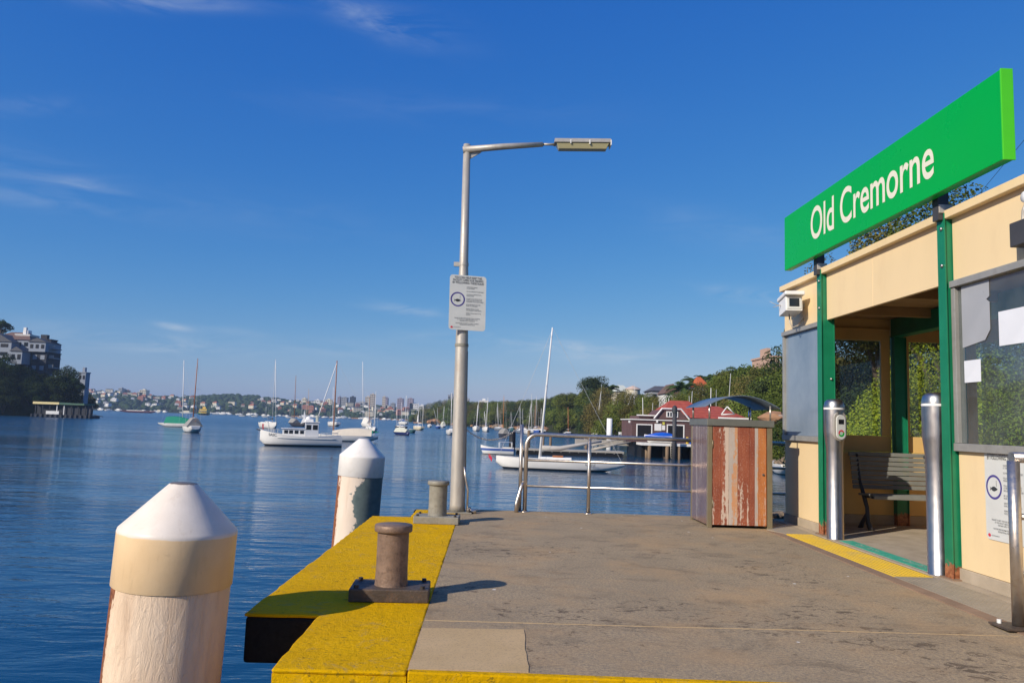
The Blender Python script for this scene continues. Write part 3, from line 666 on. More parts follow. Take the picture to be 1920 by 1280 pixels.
# ------------------------------------------------------------ lamp post
lp = thing('lamp_post', (-.41, 10.72, 0), 'tall leaning grey lamp post with a single arm at the wharf corner', 'lamp post')
L0 = Vector((-.41, 10.72, 0))
def lean(z): return Vector((-.066*z/5.12, 0, z))
b = MB(); b.tube([lean(.02), lean(.10), lean(2.4), lean(2.47), lean(3.3), lean(3.38), lean(5.16)], [.108, .104, .086, .084, .067, .062, .050], 24)
b.build('pole', M['galv'], lp)
MB().box(-.2, .2, -.17, .17, 0, .018).build('base_plate', M['iron_grey'], lp, bevel=.004)
for sx in (-1, 1):
    for sy in (-1, 1): MB().tube([(sx*.165, sy*.13, .018), (sx*.165, sy*.13, .06)], .016, 6, sm=False).build('bolt', M['bolt'], lp)
a0 = at(872, 279, 10.7)-L0; a1 = at(1018, 271, 10.7)-L0; a2 = at(1040, 271, 10.7)-L0
MB().tube([a0+Vector((-.03, 0, -.02)), a0.lerp(a1, .5), a1], [.050, .044, .034], 16).tube([a1, a2], .018, 10).build('arm', M['galv'], lp)
g0 = a0+Vector((.045, 0, -.04)); MB().prism([(g0.x, g0.z), (g0.x+.19, g0.z+.005), (g0.x+.0, g0.z-.12)], 'y', -.012, .012).build('gusset', M['galv'], lp)
lh = a2; b = MB(); Lx = .80
prof = [(-.085, .0), (-.075, .045), (-.03, .066), (.03, .066), (.075, .045), (.085, 0)]
b.prism([(y, z) for y, z in prof], 'x', lh.x, lh.x+Lx); b.box(lh.x-.01, lh.x+Lx+.01, -.095, .095, -.012, .004); b.v = [(x, y, z+lh.z+.025+(x-lh.x)*.035) for x, y, z in b.v]
hd = b.build('lamp_housing', M['galv'], lp)
t = NT('lamp_lens'); M['lens'] = t.fin((.42, .37, .20), .25, 0, .6)
b = MB(); vs = []
for (z, sx, sy) in ((-.014, .02, .082), (-.10, .06, .06)):
    vs += [(lh.x+sx, -sy, z), (lh.x+Lx-sx, -sy, z), (lh.x+Lx-sx, sy, z), (lh.x+sx, sy, z)]
b.add(vs, [(0, 1, 2, 3), (4, 5, 6, 7), (0, 1, 5, 4), (1, 2, 6, 5), (2, 3, 7, 6), (3, 0, 4, 7)])
b.v = [(x, y, z+lh.z+.025+(x-lh.x)*.035) for x, y, z in b.v]
b.build('lamp_lens', M['lens'], lp, bevel=.006)
for fx in (.28, .62, 1.0):
    MB().box(lh.x+Lx*fx-.007, lh.x+Lx*fx+.007, -.1, .1, lh.z-.0, lh.z+.045+Lx*fx*.035).build('clip', M['white'], lp)
c0 = at(862, 490, 10.7)-L0
MB().lathe([(.068, -.02), (.068, .02)], (lean(3.42).x, 0, 3.42), 20).box(lean(3.42).x-.14, lean(3.42).x-.05, -.02, .02, 3.39, 3.45).build('clamp', M['galv'], lp)
MB().lathe([(.095, -.02), (.095, .02)], (lean(2.28).x, 0, 2.28), 20).build('clamp', M['iron_grey'], lp)
MB().tube([(.075, -.06, .62), (.10, -.06, .45), (.135, -.06, .3), (.135, -.06, .02)], .014, 10).tube([(.135, -.06, .05), (.2, -.08, .03), (.26, -.08, .03)], .03, 8).build('conduit', M['rail_steel'], lp)
MB().tube([(lean(2.2).x+.085, -.02, 2.2), (lean(.5).x+.10, -.02, .5)], .008, 6).build('cable', M['iron_grey'], lp)
# fishing rules sign
def fishing_sign(name_label, o, ex, ey, W, H, crop=None):
    root = thing('fishing_sign', o, name_label, 'sign', 'fishing rules signs')
    T = frameM((0, 0, 0), ex, ey)
    pts = []
    r = .04*W/.5
    for cx, cy, a0 in ((r, r, 180), (W-r, r, 270), (W-r, H-r, 0), (r, H-r, 90)):
        for k in range(5):
            a = R_(a0+k*22.5); pts.append((cx+r*math.cos(a), cy+r*math.sin(a)))
    MB().prism(pts, 'z', -.006, 0).xf(T).build('panel', M['board'], root)
    def TT(x, y, z=.0015): return T @ Matrix.Translation((x, y, z))
    b = MB(); s = W/.50
    for i, ln in enumerate(('YOU CAN HELP KEEP THIS', 'FACILITY OPEN FOR FISHING', 'BY FOLLOWING THESE RULES')):
        text_mb(ln, .040*s, 0, TT(W*.5, H-(.045+.036*i)*s), .0006*s, sx=.80, align='CENTER', mb=b)
    b.build('heading', M['ink'], root)
    b = MB(); y = H-.165*s
    for para in (('UNWANTED FISHING', 'AT THE WHARF'), ('DO NOT OBSTRUCT PASSENGERS',), ('FOLLOW ALL RECREATIONAL', 'FISHING RULES'), ('COLLECT AND DISPOSE OF ALL', 'LITTER AND BAIT SCRAPS AND', 'DISCARDED TACKLE RESPONSIBLY'), ('BE CONSIDERATE AND KEEP', 'NOISE TO A MINIMUM'), ('SERVICE VESSELS ALWAYS', 'HAVE PRIORITY OVER FISHING'), ('RESPECT THE ACCESS TO THE', 'FACILITY')):
        for ln in para:
            text_mb(ln, .0195*s, 0, TT(W*.46, y), .0002*s, sx=.78, mb=b); y -= .0195*s
        y -= .020*s
    for i, ln in enumerate(('FAILURE TO OBEY THE RULES MAY RESULT IN FISHING', 'AT THIS FACILITY BEING PROHIBITED AND', 'FINES MAY APPLY TO PERSONS', 'FOR FURTHER INFORMATION ABOUT CURRENT', 'RECREATIONAL FISHING RULES')):
        text_mb(ln, .0185*s, 0, TT(W*.5, .155*s-.019*s*i-(.012*s if i > 2 else 0)), .0002*s, sx=.78, align='CENTER', mb=b)
    text_mb('GOVERNMENT', .015*s, 0, TT(W*.13, .03*s), 0, mb=b)
    b.build('small_lettering', M['ink_grey'], root)
    cx, cy, R1, R2 = W*.225, H*.555, .098*s, .080*s; b = MB(); n = 40
    vs = [(cx+rr*math.cos(2*math.pi*k/n), cy+rr*math.sin(2*math.pi*k/n), .0015) for rr in (R1, R2) for k in range(n)]
    b.add(vs, [(k, (k+1) % n, n+(k+1) % n, n+k) for k in range(n)]).xf(T).build('ring', M['ring'], root)
    b = MB(); f = [(-.05, .016), (-.036, .0), (-.05, -.016)]
    body = [(-.036+.082*k/10, .019*math.sin(math.pi*(k/10.)**.8)) for k in range(11)]
    poly = [(-.05, .018), (-.034, .004)] + body[1:] + [(x, -z) for x, z in body[::-1][1:-1]] + [(-.034, -.004), (-.05, -.018), (-.042, 0)]
    b.add([(cx+x*s*1.02, cy-.014*s+z*s, .0017) for x, z in poly], [tuple(range(len(poly)))])
    b.box(cx+.030*s, cx+.0325*s, cy+.006*s, cy+.055*s, .0012, .002).xf(T).build('fish', M['ink'], root)
    b = MB(); n = 14; b.add([(W*.08+.017*s*math.cos(2*math.pi*k/n), .034*s+.014*s*math.sin(2*math.pi*k/n), .0016) for k in range(n)], [tuple(range(n))]).xf(T).build('emblem', M['red'], root)
    return root
e = at(841, 617, 10.56); a = R_(-13)
fishing_sign('white fishing rules sign strapped to the lamp post', (e.x, 10.56, e.z-.0), (math.cos(a), -math.sin(a), 0), (-.012, 0, 1), .515, .765)
# ------------------------------------------------------------ handrail at the far edge
hr = thing('handrail', (.46, 11.03, 0), 'stainless handrail with three rails along the far wharf edge', 'railing')
def arc(c, r, a0, a1, ex, ez, n=7):
    return [Vector(c)+Vector(ex)*r*math.cos(R_(a0+(a1-a0)*k/n))+Vector(ez)*r*math.sin(R_(a0+(a1-a0)*k/n)) for k in range(n+1)]
pts = [Vector((.06, 0, 0)), Vector((.06, 0, .90))] + arc((.22, 0, .92), .16, 180, 90, (1, 0, 0), (0, 0, 1)) + [Vector((.95, 0, 1.075)), Vector((5.2, 0, 1.06))]
MB().tube(pts, .029, 16).build('top_rail', M['rail_steel'], hr)
for z in (.72, .36): MB().tube([(.06, 0, z), (5.2, 0, z-.008)], .019, 12).build('mid_rail', M['rail_steel'], hr)
MB().tube([(-.012, 0, 0), (-.012, 0, 1.215)], .025, 12).build('post', M['rail_steel'], hr)
for x in (.955, 3.3, 4.4): MB().tube([(x, 0, 0), (x, 0, 1.07)], .026, 12).build('post', M['rail_steel'], hr)
MB().tube([(-.06, -.09, .0), (-.06, -.08, .12), (0, -.02, .33), (.03, 0, .42)], .026, 12).build('brace', M['rail_steel'], hr)
for x in (-.01, .06, .955, 3.3, 4.4):
    MB().lathe([(.06, 0), (.06, .008), (.03, .014)], (x, 0, 0), 16).build('foot', M['rail_steel'], hr)
    for q in (40, 220): MB().tube([(x+.045*math.cos(R_(q)), .045*math.sin(R_(q)), .008), (x+.045*math.cos(R_(q)), .045*math.sin(R_(q)), .02)], .008, 6).build('bolt', M['bolt'], hr)
# chain from the lamp post to the rail post
ca = at(872, 803, 10.75); cb_ = at(974, 800, 11.0); b = MB(); N = 30
def cpos(t):
    p = ca.lerp(cb_, t); p.z -= .62*.27*4*t*(1-t) - 0.0; return p
for i in range(N):
    t = (i+.5)/N; p = cpos(t); d = (cpos(t+.01)-cpos(t-.01)).normalized()
    sdv = d.cross(Vector((0, 1, 0))).normalized() if i % 2 else Vector((0, 1, 0)); pl = []
    for k in range(13):
        a = 2*math.pi*k/12; pl.append(p + d*.021*math.cos(a) + sdv*.010*math.sin(a))
    b.tube(pl, .0042, 6, caps=False)
b.build('chain', M['rail_steel'], label='sagging steel chain between the lamp post and the handrail', cat='chain')
# near handrail on the right
hr = thing('handrail', (3.52, 5.16, 0), 'near stainless handrail cut by the right edge of the picture', 'railing')
MB().tube([(0, 0, .03), (0, 0, 1.10)], .038, 20).build('post', M['rail_steel'], hr)
MB().tube([(-.012, 0, 1.122), (1.0, 0, 1.122)], .036, 20).build('top_rail', M['rail_steel'], hr)
MB().tube([(1.0, 0, .03), (1.0, 0, 1.10)], .038, 20).build('post', M['rail_steel'], hr)
for z in (.73, .355): MB().tube([(0, 0, z), (1.0, 0, z)], .021, 14).build('mid_rail', M['rail_steel'], hr)
MB().box(-.14, .12, -.10, .10, .012, .026).build('foot_plate', M['iron_dark'], hr, bevel=.003)
for sx in (-.09, .08): MB().tube([(sx, .06, .026), (sx, .06, .05)], .014, 6, sm=False).build('bolt', M['white'], hr)
# ------------------------------------------------------------ rusty cabinet with canopy
cbx = thing('rusty_cabinet', (3.205, 10.32, 0), 'rusty boarded cabinet with steel frame and curved canopy by the handrail', 'cabinet', rz=0)
x0, x1, y0, y1, H = -.415, .415, -.42, .43, 1.285
for (a_, b_) in ((x0, x0+.055), (x1-.065, x1)):
    MB().box(a_, b_, y0, y0+.055, 0, H).build('corner_post', M['cab_frame'], cbx, bevel=.003)
MB().box(x0, x0+.03, y1-.05, y1, 0, H).build('corner_post', M['cab_frame'], cbx, bevel=.003)
MB().box(x1-.05, x1, y1-.05, y1, 0, H).build('corner_post', M['cab_frame'], cbx, bevel=.003)
MB().box(x0-.02, x1+.02, y0-.02, y1+.02, H, H+.085).build('top_frame', M['cab_top'], cbx, bevel=.004)
dr = MB().box(x0+.062, x1-.072, y0+.006, y0+.02, .035, H-.012).build('door', M['rust_a'], cbx)
wd = [.10, .105, .115, .27-.115, .07, .045, .108]; mt = ['rust_a', 'rust_a', 'rust_b', 'rust_a', 'rust_a', 'rust_b', 'rust_c']
sw = (x1-.078)-(x0+.066); k = sw/sum(wd); x = x0+.066
for i, (w_, m_) in enumerate(zip(wd, mt)):
    MB().box(x+.0012, x+w_*k-.0012, y0-.002+.001*(i % 2), y0+.006, .04, H-.016).build('board', M[m_], dr); x += w_*k
MB().tube([(x1-.12, y0-.012, .68), (x1-.12, y0+.01, .68)], .014, 12).build('lock', M['steel'], dr)
for z in (.30, 1.05): MB().tube([(x0+.06, y0-.004, z-.05), (x0+.06, y0-.004, z+.05)], .007, 8).build('hinge', M['cab_frame'], dr)
for nm, (a_, b_, c_, d_) in (('side_panel', (x0+.004, x0+.018, y0+.057, y1-.052)), ('side_panel', (x1-.018, x1-.004, y0+.057, y1-.052)), ('back_panel', (x0+.032, x1-.052, y1-.02, y1-.005))):
    MB().box(a_, b_, c_, d_, .03, H-.002).build(nm, M['rust_side'], cbx)
b = MB(); n = 16; cw = .97; yc0, yc1 = y0-.02, y1+.15
for k in range(n+1):
    t = k/n; x = -cw*.47 + cw*t; z = H+.235+.155*math.sin(math.pi*t)**.9
    for dz in (0, .008): b.v += [(x, yc0, z+dz), (x, yc1, z+dz)]
for k in range(n):
    o = 4*k
    for f in ((o, o+1, o+5, o+4), (o+2, o+6, o+7, o+3), (o, o+4, o+6, o+2), (o+1, o+3, o+7, o+5)): b.f.append(f); b.mi.append(0); b.sm.append(f[0] == o and f[1] == o+1 or f[0] == o+2)
for e_ in ((0, 2, 3, 1), (4*n, 4*n+1, 4*n+3, 4*n+2)): b.f.append(e_); b.mi.append(0); b.sm.append(False)
b.build('canopy', M['canopy'], cbx)
for x in (x0+.02, x1-.02):
    for y in (y0+.02, y1-.03): MB().tube([(x, y, H+.08), (x, y, H+.275)], .012, 8).build('canopy_post', M['rail_steel'], cbx)
# ------------------------------------------------------------ card reader posts
def reader(label, cx, cy, face):
    root = thing('card_reader_post', (cx, cy, .012), label, 'card reader', 'card reader posts at the shelter entrance')
    MB().lathe([(.098, 0), (.095, .004), (.093, .99), (.0935, 1.0), (.096, 1.06), (.112, 1.19), (.117, 1.24), (.117, 1.505)], seg=40).build('post', M['steel'], root)
    MB().lathe([(.117, 1.527), (.116, 1.55), (.106, 1.595), (.08, 1.622), (.04, 1.632), (0, 1.634)], seg=40).build('dome', M['steel'], root)
    MB().lathe([(.1185, 1.505), (.1185, 1.527)], seg=40).build('band', M['white'], root)
    d = Vector((math.cos(R_(face)), math.sin(R_(face)), 0)); u = Vector((-d.y, d.x, 0))
    def oval(w, h, z, n=28):
        out = []
        for k in range(n):
            a = 2*math.pi*k/n; c, s_ = math.cos(a), math.sin(a)
            out.append((w*c, (h-w)*(1 if s_ > 0 else -1)*(abs(s_) > 1e-6) + w*s_ + z))
        return out
    T = frameM((0, 0, 0), tuple(u), (0, 0, 1))
    rd = MB().prism([(x, z) for x, z in oval(.088, .175, 1.31)], 'z', .075, .112).xf(T).build('reader_bezel', M['galv'], root, bevel=.008)
    MB().prism([(x, z) for x, z in oval(.062, .145, 1.30)], 'z', .11, .125).xf(T).build('reader_face', M['board'], rd, bevel=.004)
    MB().prism([(-.036, 1.335), (.036, 1.335), (.036, 1.39), (-.036, 1.39)], 'z', .124, .127).xf(T).build('screen', M['dark'], rd)
    for nm, r0, r1, mt, a0, a1 in (('tap_ring', .022, .040, 'red', 20, 200), ('tap_ring', .022, .040, 'sign_green', 200, 380), ('tap_target', 0, .021, 'teal_letter', 0, 360)):
        b = MB(); n = 16; vs = [(rr*math.cos(R_(a0+(a1-a0)*k/n)), 1.228+rr*math.sin(R_(a0+(a1-a0)*k/n)), .1265) for rr in (r0, r1) for k in range(n+1)]
        b.add(vs, [(k, k+1, n+1+k+1, n+1+k) for k in range(n)]).xf(T).build(nm, M[mt], rd)
    return root
reader('steel card reader post with its reader facing the wharf, left side of the entrance', 4.085, 9.14, 283)
reader('steel card reader post seen from behind beside the right green post', 4.085, 7.03, 77)
# ------------------------------------------------------------ ferry shelter
sh = thing('ferry_shelter', (4.12, 7.4, 0), 'cream ferry wharf shelter with green steel posts and grey-framed windows', 'shelter')
O = Vector((4.12, 7.4, 0))
def S(name, mat, x0, x1, y0, y1, z0, z1, parent=None, bevel=.003, **kw):
    par = parent or sh
    return MB().box(x0-O.x, x1-O.x, y0-O.y, y1-O.y, z0-O.z, z1-O.z).build(name, M[mat], par, bevel=bevel, **kw)
XB = 6.9; YE = 10.78; YN = 3.2; ZF0, ZF1 = 2.63, 3.21
# fascia of flat panels with cover strips, and the cap flashing
for (a, b_) in ((9.50, YE), (8.24, 9.395), (6.87, 8.236), (5.2, 6.76), (YN, 5.196)):
    S('fascia_panel', 'cream', 4.12, 4.16, a, b_, ZF0, ZF1)
S('fascia_panel', 'cream', 4.162, XB, YE-.04, YE, ZF0, ZF1)
S('fascia_cap', 'cream', 4.052, 4.20, YN, YE+.02, 3.208, 3.284, bevel=.006)
S('fascia_cap', 'cream', 4.202, XB, YE-.07, YE+.02, 3.212, 3.295)
S('roof', 'frame', 4.202, XB, YN, YE-.072, 3.12, 3.16)
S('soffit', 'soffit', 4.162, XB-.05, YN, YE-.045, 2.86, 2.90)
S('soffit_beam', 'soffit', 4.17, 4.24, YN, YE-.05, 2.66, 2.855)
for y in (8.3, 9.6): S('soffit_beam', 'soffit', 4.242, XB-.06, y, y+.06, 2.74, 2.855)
MB().box(5.55-O.x, 5.72-O.x, YN-O.y, 10.60-O.y, 2.60, 2.84).build('roof_beam', M['green'], sh)
def post(x, y, z1, w=.105, d=.17, name='post'):
    r = MB(); X, Y_ = x-O.x, y-O.y
    r.box(X, X+.012, Y_-w/2-.006, Y_+w/2+.006, .012, z1).box(X+.0125, X+d-.012, Y_-w*.40, Y_+w*.40, .012, z1).box(X+d-.0115, X+d, Y_-w/2-.006, Y_+w/2+.006, .012, z1)
    p = r.build(name, M['green'], sh, bevel=.002)
    return p
PL = post(4.045, 9.45, 3.26); PR = post(4.045, 6.815, 3.26)
post(5.60, 10.66, 2.60)
for p_, y in ((PL, 9.45), (PR, 6.815)):
    for z in (3.12, 2.78):
        MB().lathe([(0, -.012), (.014, -.01), (.016, 0), (.016, .004)], seg=10).xf(Matrix.Translation((4.045-O.x-.006, y-.02-O.y, z)) @ Matrix.Rotation(R_(90), 4, 'Y')).build('bolt', M['steel'], p_)
    MB().lathe([(0, .02), (.014, .016), (.016, 0)], seg=10).xf(Matrix.Translation((4.17-O.x, y-.043-O.y, 1.9)) @ Matrix.Rotation(R_(90), 4, 'X')).build('bolt', M['steel'], p_)
    MB().box(4.02-O.x, 4.19-O.x, y-.10-O.y, y+.10-O.y, .012, .024).build('foot_plate', M['kerb'], p_)
# side walls facing the water
def wallface(a, b_, glass, title):
    z0, zs, zt = .10, 1.12, ZF0
    S('plinth', 'plinth', 4.10, 4.24, a, b_, .012, .118)
    n = max(1, round((b_-a)/1.3)); L = (b_-a)/n
    for i in range(n): S('wall_panel', 'cream', 4.12, 4.16, a+L*i+.002, a+L*(i+1)-.002, .12, zs)
    fr_ = S('window_frame', 'frame', 4.075, 4.17, a, b_, zs+.002, 1.19)
    S('head', 'frame', 4.07, 4.17, a, b_, zt-.06, zt-.002, fr_)
    for y in (a, b_-.055): S('stile', 'frame', 4.085, 4.168, y, y+.055, 1.192, zt-.062, fr_)
    S('pane', glass, 4.118, 4.124, a+.056, b_-.056, 1.192, zt-.062, fr_, bevel=0)
wallface(9.515, YE, 'frost', 'left'); wallface(YN, 6.75, 'glass', 'right')
# end wall with two panes, yellow inside
def endwin(xa, xb):
    y0, y1 = 10.70, 10.74
    fr_ = S('window_frame', 'cream_in', xa, xb, y0, y1, 1.0, 1.22)
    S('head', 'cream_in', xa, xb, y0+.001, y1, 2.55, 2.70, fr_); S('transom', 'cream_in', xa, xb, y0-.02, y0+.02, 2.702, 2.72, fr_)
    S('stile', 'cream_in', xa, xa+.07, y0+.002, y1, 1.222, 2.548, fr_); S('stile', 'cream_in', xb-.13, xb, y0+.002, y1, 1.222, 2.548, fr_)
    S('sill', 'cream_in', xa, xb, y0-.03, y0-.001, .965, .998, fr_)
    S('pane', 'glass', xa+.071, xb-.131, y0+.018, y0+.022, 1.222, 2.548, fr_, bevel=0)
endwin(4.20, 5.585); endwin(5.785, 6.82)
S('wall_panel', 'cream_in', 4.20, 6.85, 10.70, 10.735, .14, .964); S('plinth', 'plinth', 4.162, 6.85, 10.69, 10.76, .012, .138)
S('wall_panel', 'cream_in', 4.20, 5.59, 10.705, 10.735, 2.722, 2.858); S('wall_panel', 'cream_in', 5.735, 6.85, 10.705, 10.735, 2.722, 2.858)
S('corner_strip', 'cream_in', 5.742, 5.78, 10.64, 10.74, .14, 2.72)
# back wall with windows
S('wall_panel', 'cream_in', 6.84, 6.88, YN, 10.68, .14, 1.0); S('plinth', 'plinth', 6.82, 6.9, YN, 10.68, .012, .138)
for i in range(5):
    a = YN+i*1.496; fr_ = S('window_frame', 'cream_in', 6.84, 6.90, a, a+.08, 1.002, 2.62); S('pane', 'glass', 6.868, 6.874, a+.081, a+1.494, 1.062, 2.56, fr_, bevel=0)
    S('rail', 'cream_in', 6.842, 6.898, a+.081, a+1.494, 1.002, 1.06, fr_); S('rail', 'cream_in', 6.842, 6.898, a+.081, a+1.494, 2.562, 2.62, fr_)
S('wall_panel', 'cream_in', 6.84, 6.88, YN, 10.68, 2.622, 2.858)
S('wall_panel', 'cream_in', 4.17, 6.84, YN, YN+.04, .02, 2.858)
# ------------------------------------------------------------ station sign
sg = thing('station_sign', (3.95, 7.9, 3.4), 'long green station sign reading Old Cremorne above the shelter roof', 'station sign')
q0 = Vector((3.95, 7.9, 3.4))
xf_, xb_ = 3.90, 3.99; ya, yb = 5.72, 10.20; za, zb = 3.395, 4.125
MB().box(xf_-q0.x, xb_-q0.x, ya-q0.y, yb-q0.y, za-q0.z, zb-q0.z).build('sign_box', M['sign_green'], sg, bevel=.006)
MB().box(xf_-.004-q0.x, xb_+.004-q0.x, ya-.016-q0.y, ya-.001-q0.y, za-.004-q0.z, zb+.004-q0.z).build('end_cap', M['sign_end'], sg, bevel=.003)
T = frameM((xf_-.003-q0.x, 9.345-q0.y, 3.606-q0.z), (0, -1, -.012), (0, -.012, 1))
b = text_mb('Old Cremorne', 1, 0, None, .011); mxx = max(v[0] for v in b.v); mxz = max(v[1] for v in b.v)
b.v = [(v[0]*2.70/mxx, v[1]*.398/mxz, v[2]) for v in b.v]; b.xf(T); b.build('lettering', M['letter'], sg)
for y in (9.45, 6.815):
    MB().box(4.00-q0.x, 4.10-q0.x, y-.045-q0.y, y+.045-q0.y, 3.2-q0.z, 3.62-q0.z).build('support_post', M['dark_grey'], sg)
    MB().box(4.005-q0.x, 4.13-q0.x, y-.055-q0.y, y+.055-q0.y, 3.262-q0.z, 3.34-q0.z).build('bracket', M['galv'], sg, bevel=.003)
# overhead wire
p = at(1935, 245, 30); q = at(1790, 405, 60)
MB().tube([q, q.lerp(p, .5)-Vector((0, 0, .3)), p], .012, 6).build('overhead_wire', M['ink'], label='thin dark overhead wire crossing the sky below the right end of the sign', cat='wire')
M['poster'] = paint('poster_grey', (.36, .37, .39), .35, .06, 3)
# ------------------------------------------------------------ notices and window papers
def notice(label, pts, x, mat='paper'):
    c = sum((Vector((0, a, b)) for a, b in pts), Vector())/len(pts)
    b = MB().prism([(a-c.y, z-c.z) for a, z in pts], 'x', -.0012, .0012)
    return b.build('notice', M[mat], label=label, cat='notice').__setattr__('location', (x, c.y, c.z))
notice('white sheet of paper taped low inside the right-hand shelter window', [(6.625, 1.905), (6.40, 1.905), (6.40, 1.715), (6.625, 1.715)], 4.1145)
notice('larger white notice behind the right-hand window, cut by the picture edge', [(6.15, 2.27), (5.55, 2.27), (5.55, 1.99), (6.15, 1.99)], 4.1145)
notice('grey chamfered poster at the top left of the right-hand window', [(6.64, 2.56), (6.26, 2.56), (6.26, 2.42), (6.30, 2.40), (6.26, 2.37), (6.26, 2.14), (6.33, 2.06), (6.64, 2.02)], 4.1145, 'poster')
fishing_sign('fishing rules sign on the cream wall under the right-hand window', (4.1125, 6.385, .425), (0, -1, 0), (0, 0, 1), .505, .765)
# ------------------------------------------------------------ security camera
cc = thing('security_camera', (3.925, 10.05, 2.915), 'white box security camera on the corner of the shelter', 'security camera')
cc.rotation_euler = (R_(-4), 0, R_(-8))
MB().box(-.105, .105, -.17, .22, -.12, .075).build('housing', M['white'], cc, bevel=.006)
MB().box(-.125, .125, -.24, .24, .077, .13).build('sunshield', M['white'], cc, bevel=.012)
MB().box(-.088, .088, -.178, -.171, -.10, .060).build('front_plate', M['board'], cc, bevel=.002)
MB().box(-.062, .062, -.184, -.179, -.065, .040).build('front_window', M['dark_glass'], cc)
MB().box(-.02, .30, .05, .11, -.03, .03).box(.24, .27, -.02, .18, -.14, .10).build('bracket', M['galv'], cc, bevel=.003)
MB().tube([(.0, .1, -.12), (-.0, .08, -.22), (.03, .06, -.30), (.1, .06, -.27), (.2, .1, -.15)], .009, 8).build('cable', M['galv'], cc)
MB().tube([(-.06, .1, 0), (-.16, .12, .02), (-.25, .1, .06)], [.007, .005, .002], 8).tube([(-.1, .1, .01), (-.2, .14, -.01)], .004, 6).build('spike', M['galv'], cc)
# flood light and conduit at the right edge
fl_ = thing('flood_light', (4.06, 5.72, 2.82), 'dark flood light box on the shelter fascia at the right picture edge', 'light')
MB().box(-.06, .06, -.30, .10, -.095, .095).build('housing', M['dark_grey'], fl_, bevel=.006)
MB().box(.06, .12, -.12, 0, -.04, .04).build('bracket', M['galv'], fl_)
cd_ = thing('conduit_box', (4.07, 5.70, 3.10), 'round white junction with bent conduit above the dark flood light', 'conduit')
MB().lathe([(0, -.03), (.042, -.028), (.048, -.01), (.048, .03)], seg=20).xf(Matrix.Rotation(R_(90), 4, 'Y')).build('junction', M['white'], cd_)
MB().tube([(0, .02, -.05), (-.005, .045, -.10), (-.005, .05, -.17), (-.005, .03, -.215), (-.005, -.05, -.225)], .013, 10).build('conduit', M['galv'], cd_)
# ------------------------------------------------------------ bench
bn = thing('bench', (5.35, 10.2, .012), 'grey slatted bench against the end wall inside the shelter', 'bench')
xa, xb = -.52, .62
for k in range(8):
    z = .535+k*.0605; y = .06+.012*k if k < 7 else .17
    MB().box(xa-.0, xb, y, y+.022, z-.0265, z+.0265).xf(Matrix.Identity(4)).build('back_slat', M['grey_slat'], bn, bevel=.006)
for k in range(5):
    MB().box(xa+.06, xb, -.36+k*.085, -.29+k*.085, .445-.004*k, .47-.004*k).build('seat_slat', M['grey_slat'], bn, bevel=.006)
MB().box(xa+.06, xb, -.385, -.362, .41, .455).build('seat_slat', M['grey_slat'], bn, bevel=.006)
for x in (xa+.10, xb-.12):
    MB().tube([(x, -.20, .0), (x, -.13, .10), (x, -.11, .28), (x, -.03, .42), (x, .085, .62), (x, .16, .96)], [.036, .03, .026, .028, .018, .014], 10).tube([(x, -.34, .425), (x, -.02, .425)], .018, 8).tube([(x, -.11, .2), (x, .02, .08), (x, .08, 0)], [.024, .026, .034], 10).build('leg', M['dark_grey'], bn)
# ------------------------------------------------------------ boats
PM = {}
def P_(name, c, rough=.4, **k):
    if name not in PM: PM[name] = paint(name, c, rough, .06, 2, **k)
    return PM[name]
HW = P_('hull_white', (.82, .80, .75)); HC = P_('hull_cream', (.74, .66, .48)); HN = P_('hull_navy', (.02, .03, .12)); HD = P_('hull_dark', (.05, .05, .06)); HB = P_('hull_brown', (.22, .10, .045))
HT = P_('hull_teal', (.05, .13, .14)); HL = P_('hull_blue', (.05, .11, .36)); HG = P_('hull_grey', (.25, .29, .34)); BOOT = P_('antifouling', (.03, .028, .03), .7)
MW = P_('mast_white', (.80, .79, .76)); MG = P_('mast_grey', (.55, .56, .55)); MBR = P_('mast_brown', (.33, .12, .05)); MO = P_('mast_orange', (.50, .20, .06)); MT = P_('mast_tan', (.45, .30, .16))
CG = P_('cover_green', (.01, .20, .13), .8); CGY = P_('cover_grey', (.28, .27, .25), .85); CCR = P_('cover_cream', (.68, .60, .47), .85); CW = P_('cover_white', (.66, .64, .58), .85); CB = P_('cover_blue', (.03, .09, .42), .8); CTN = P_('cover_pale', (.52, .52, .42), .85)
DK = P_('boat_deck', (.60, .56, .48), .7); CAB = P_('boat_cabin', (.80, .79, .76)); WOOD = P_('varnished_wood', (.34, .12, .04), .35); RED = M['red']
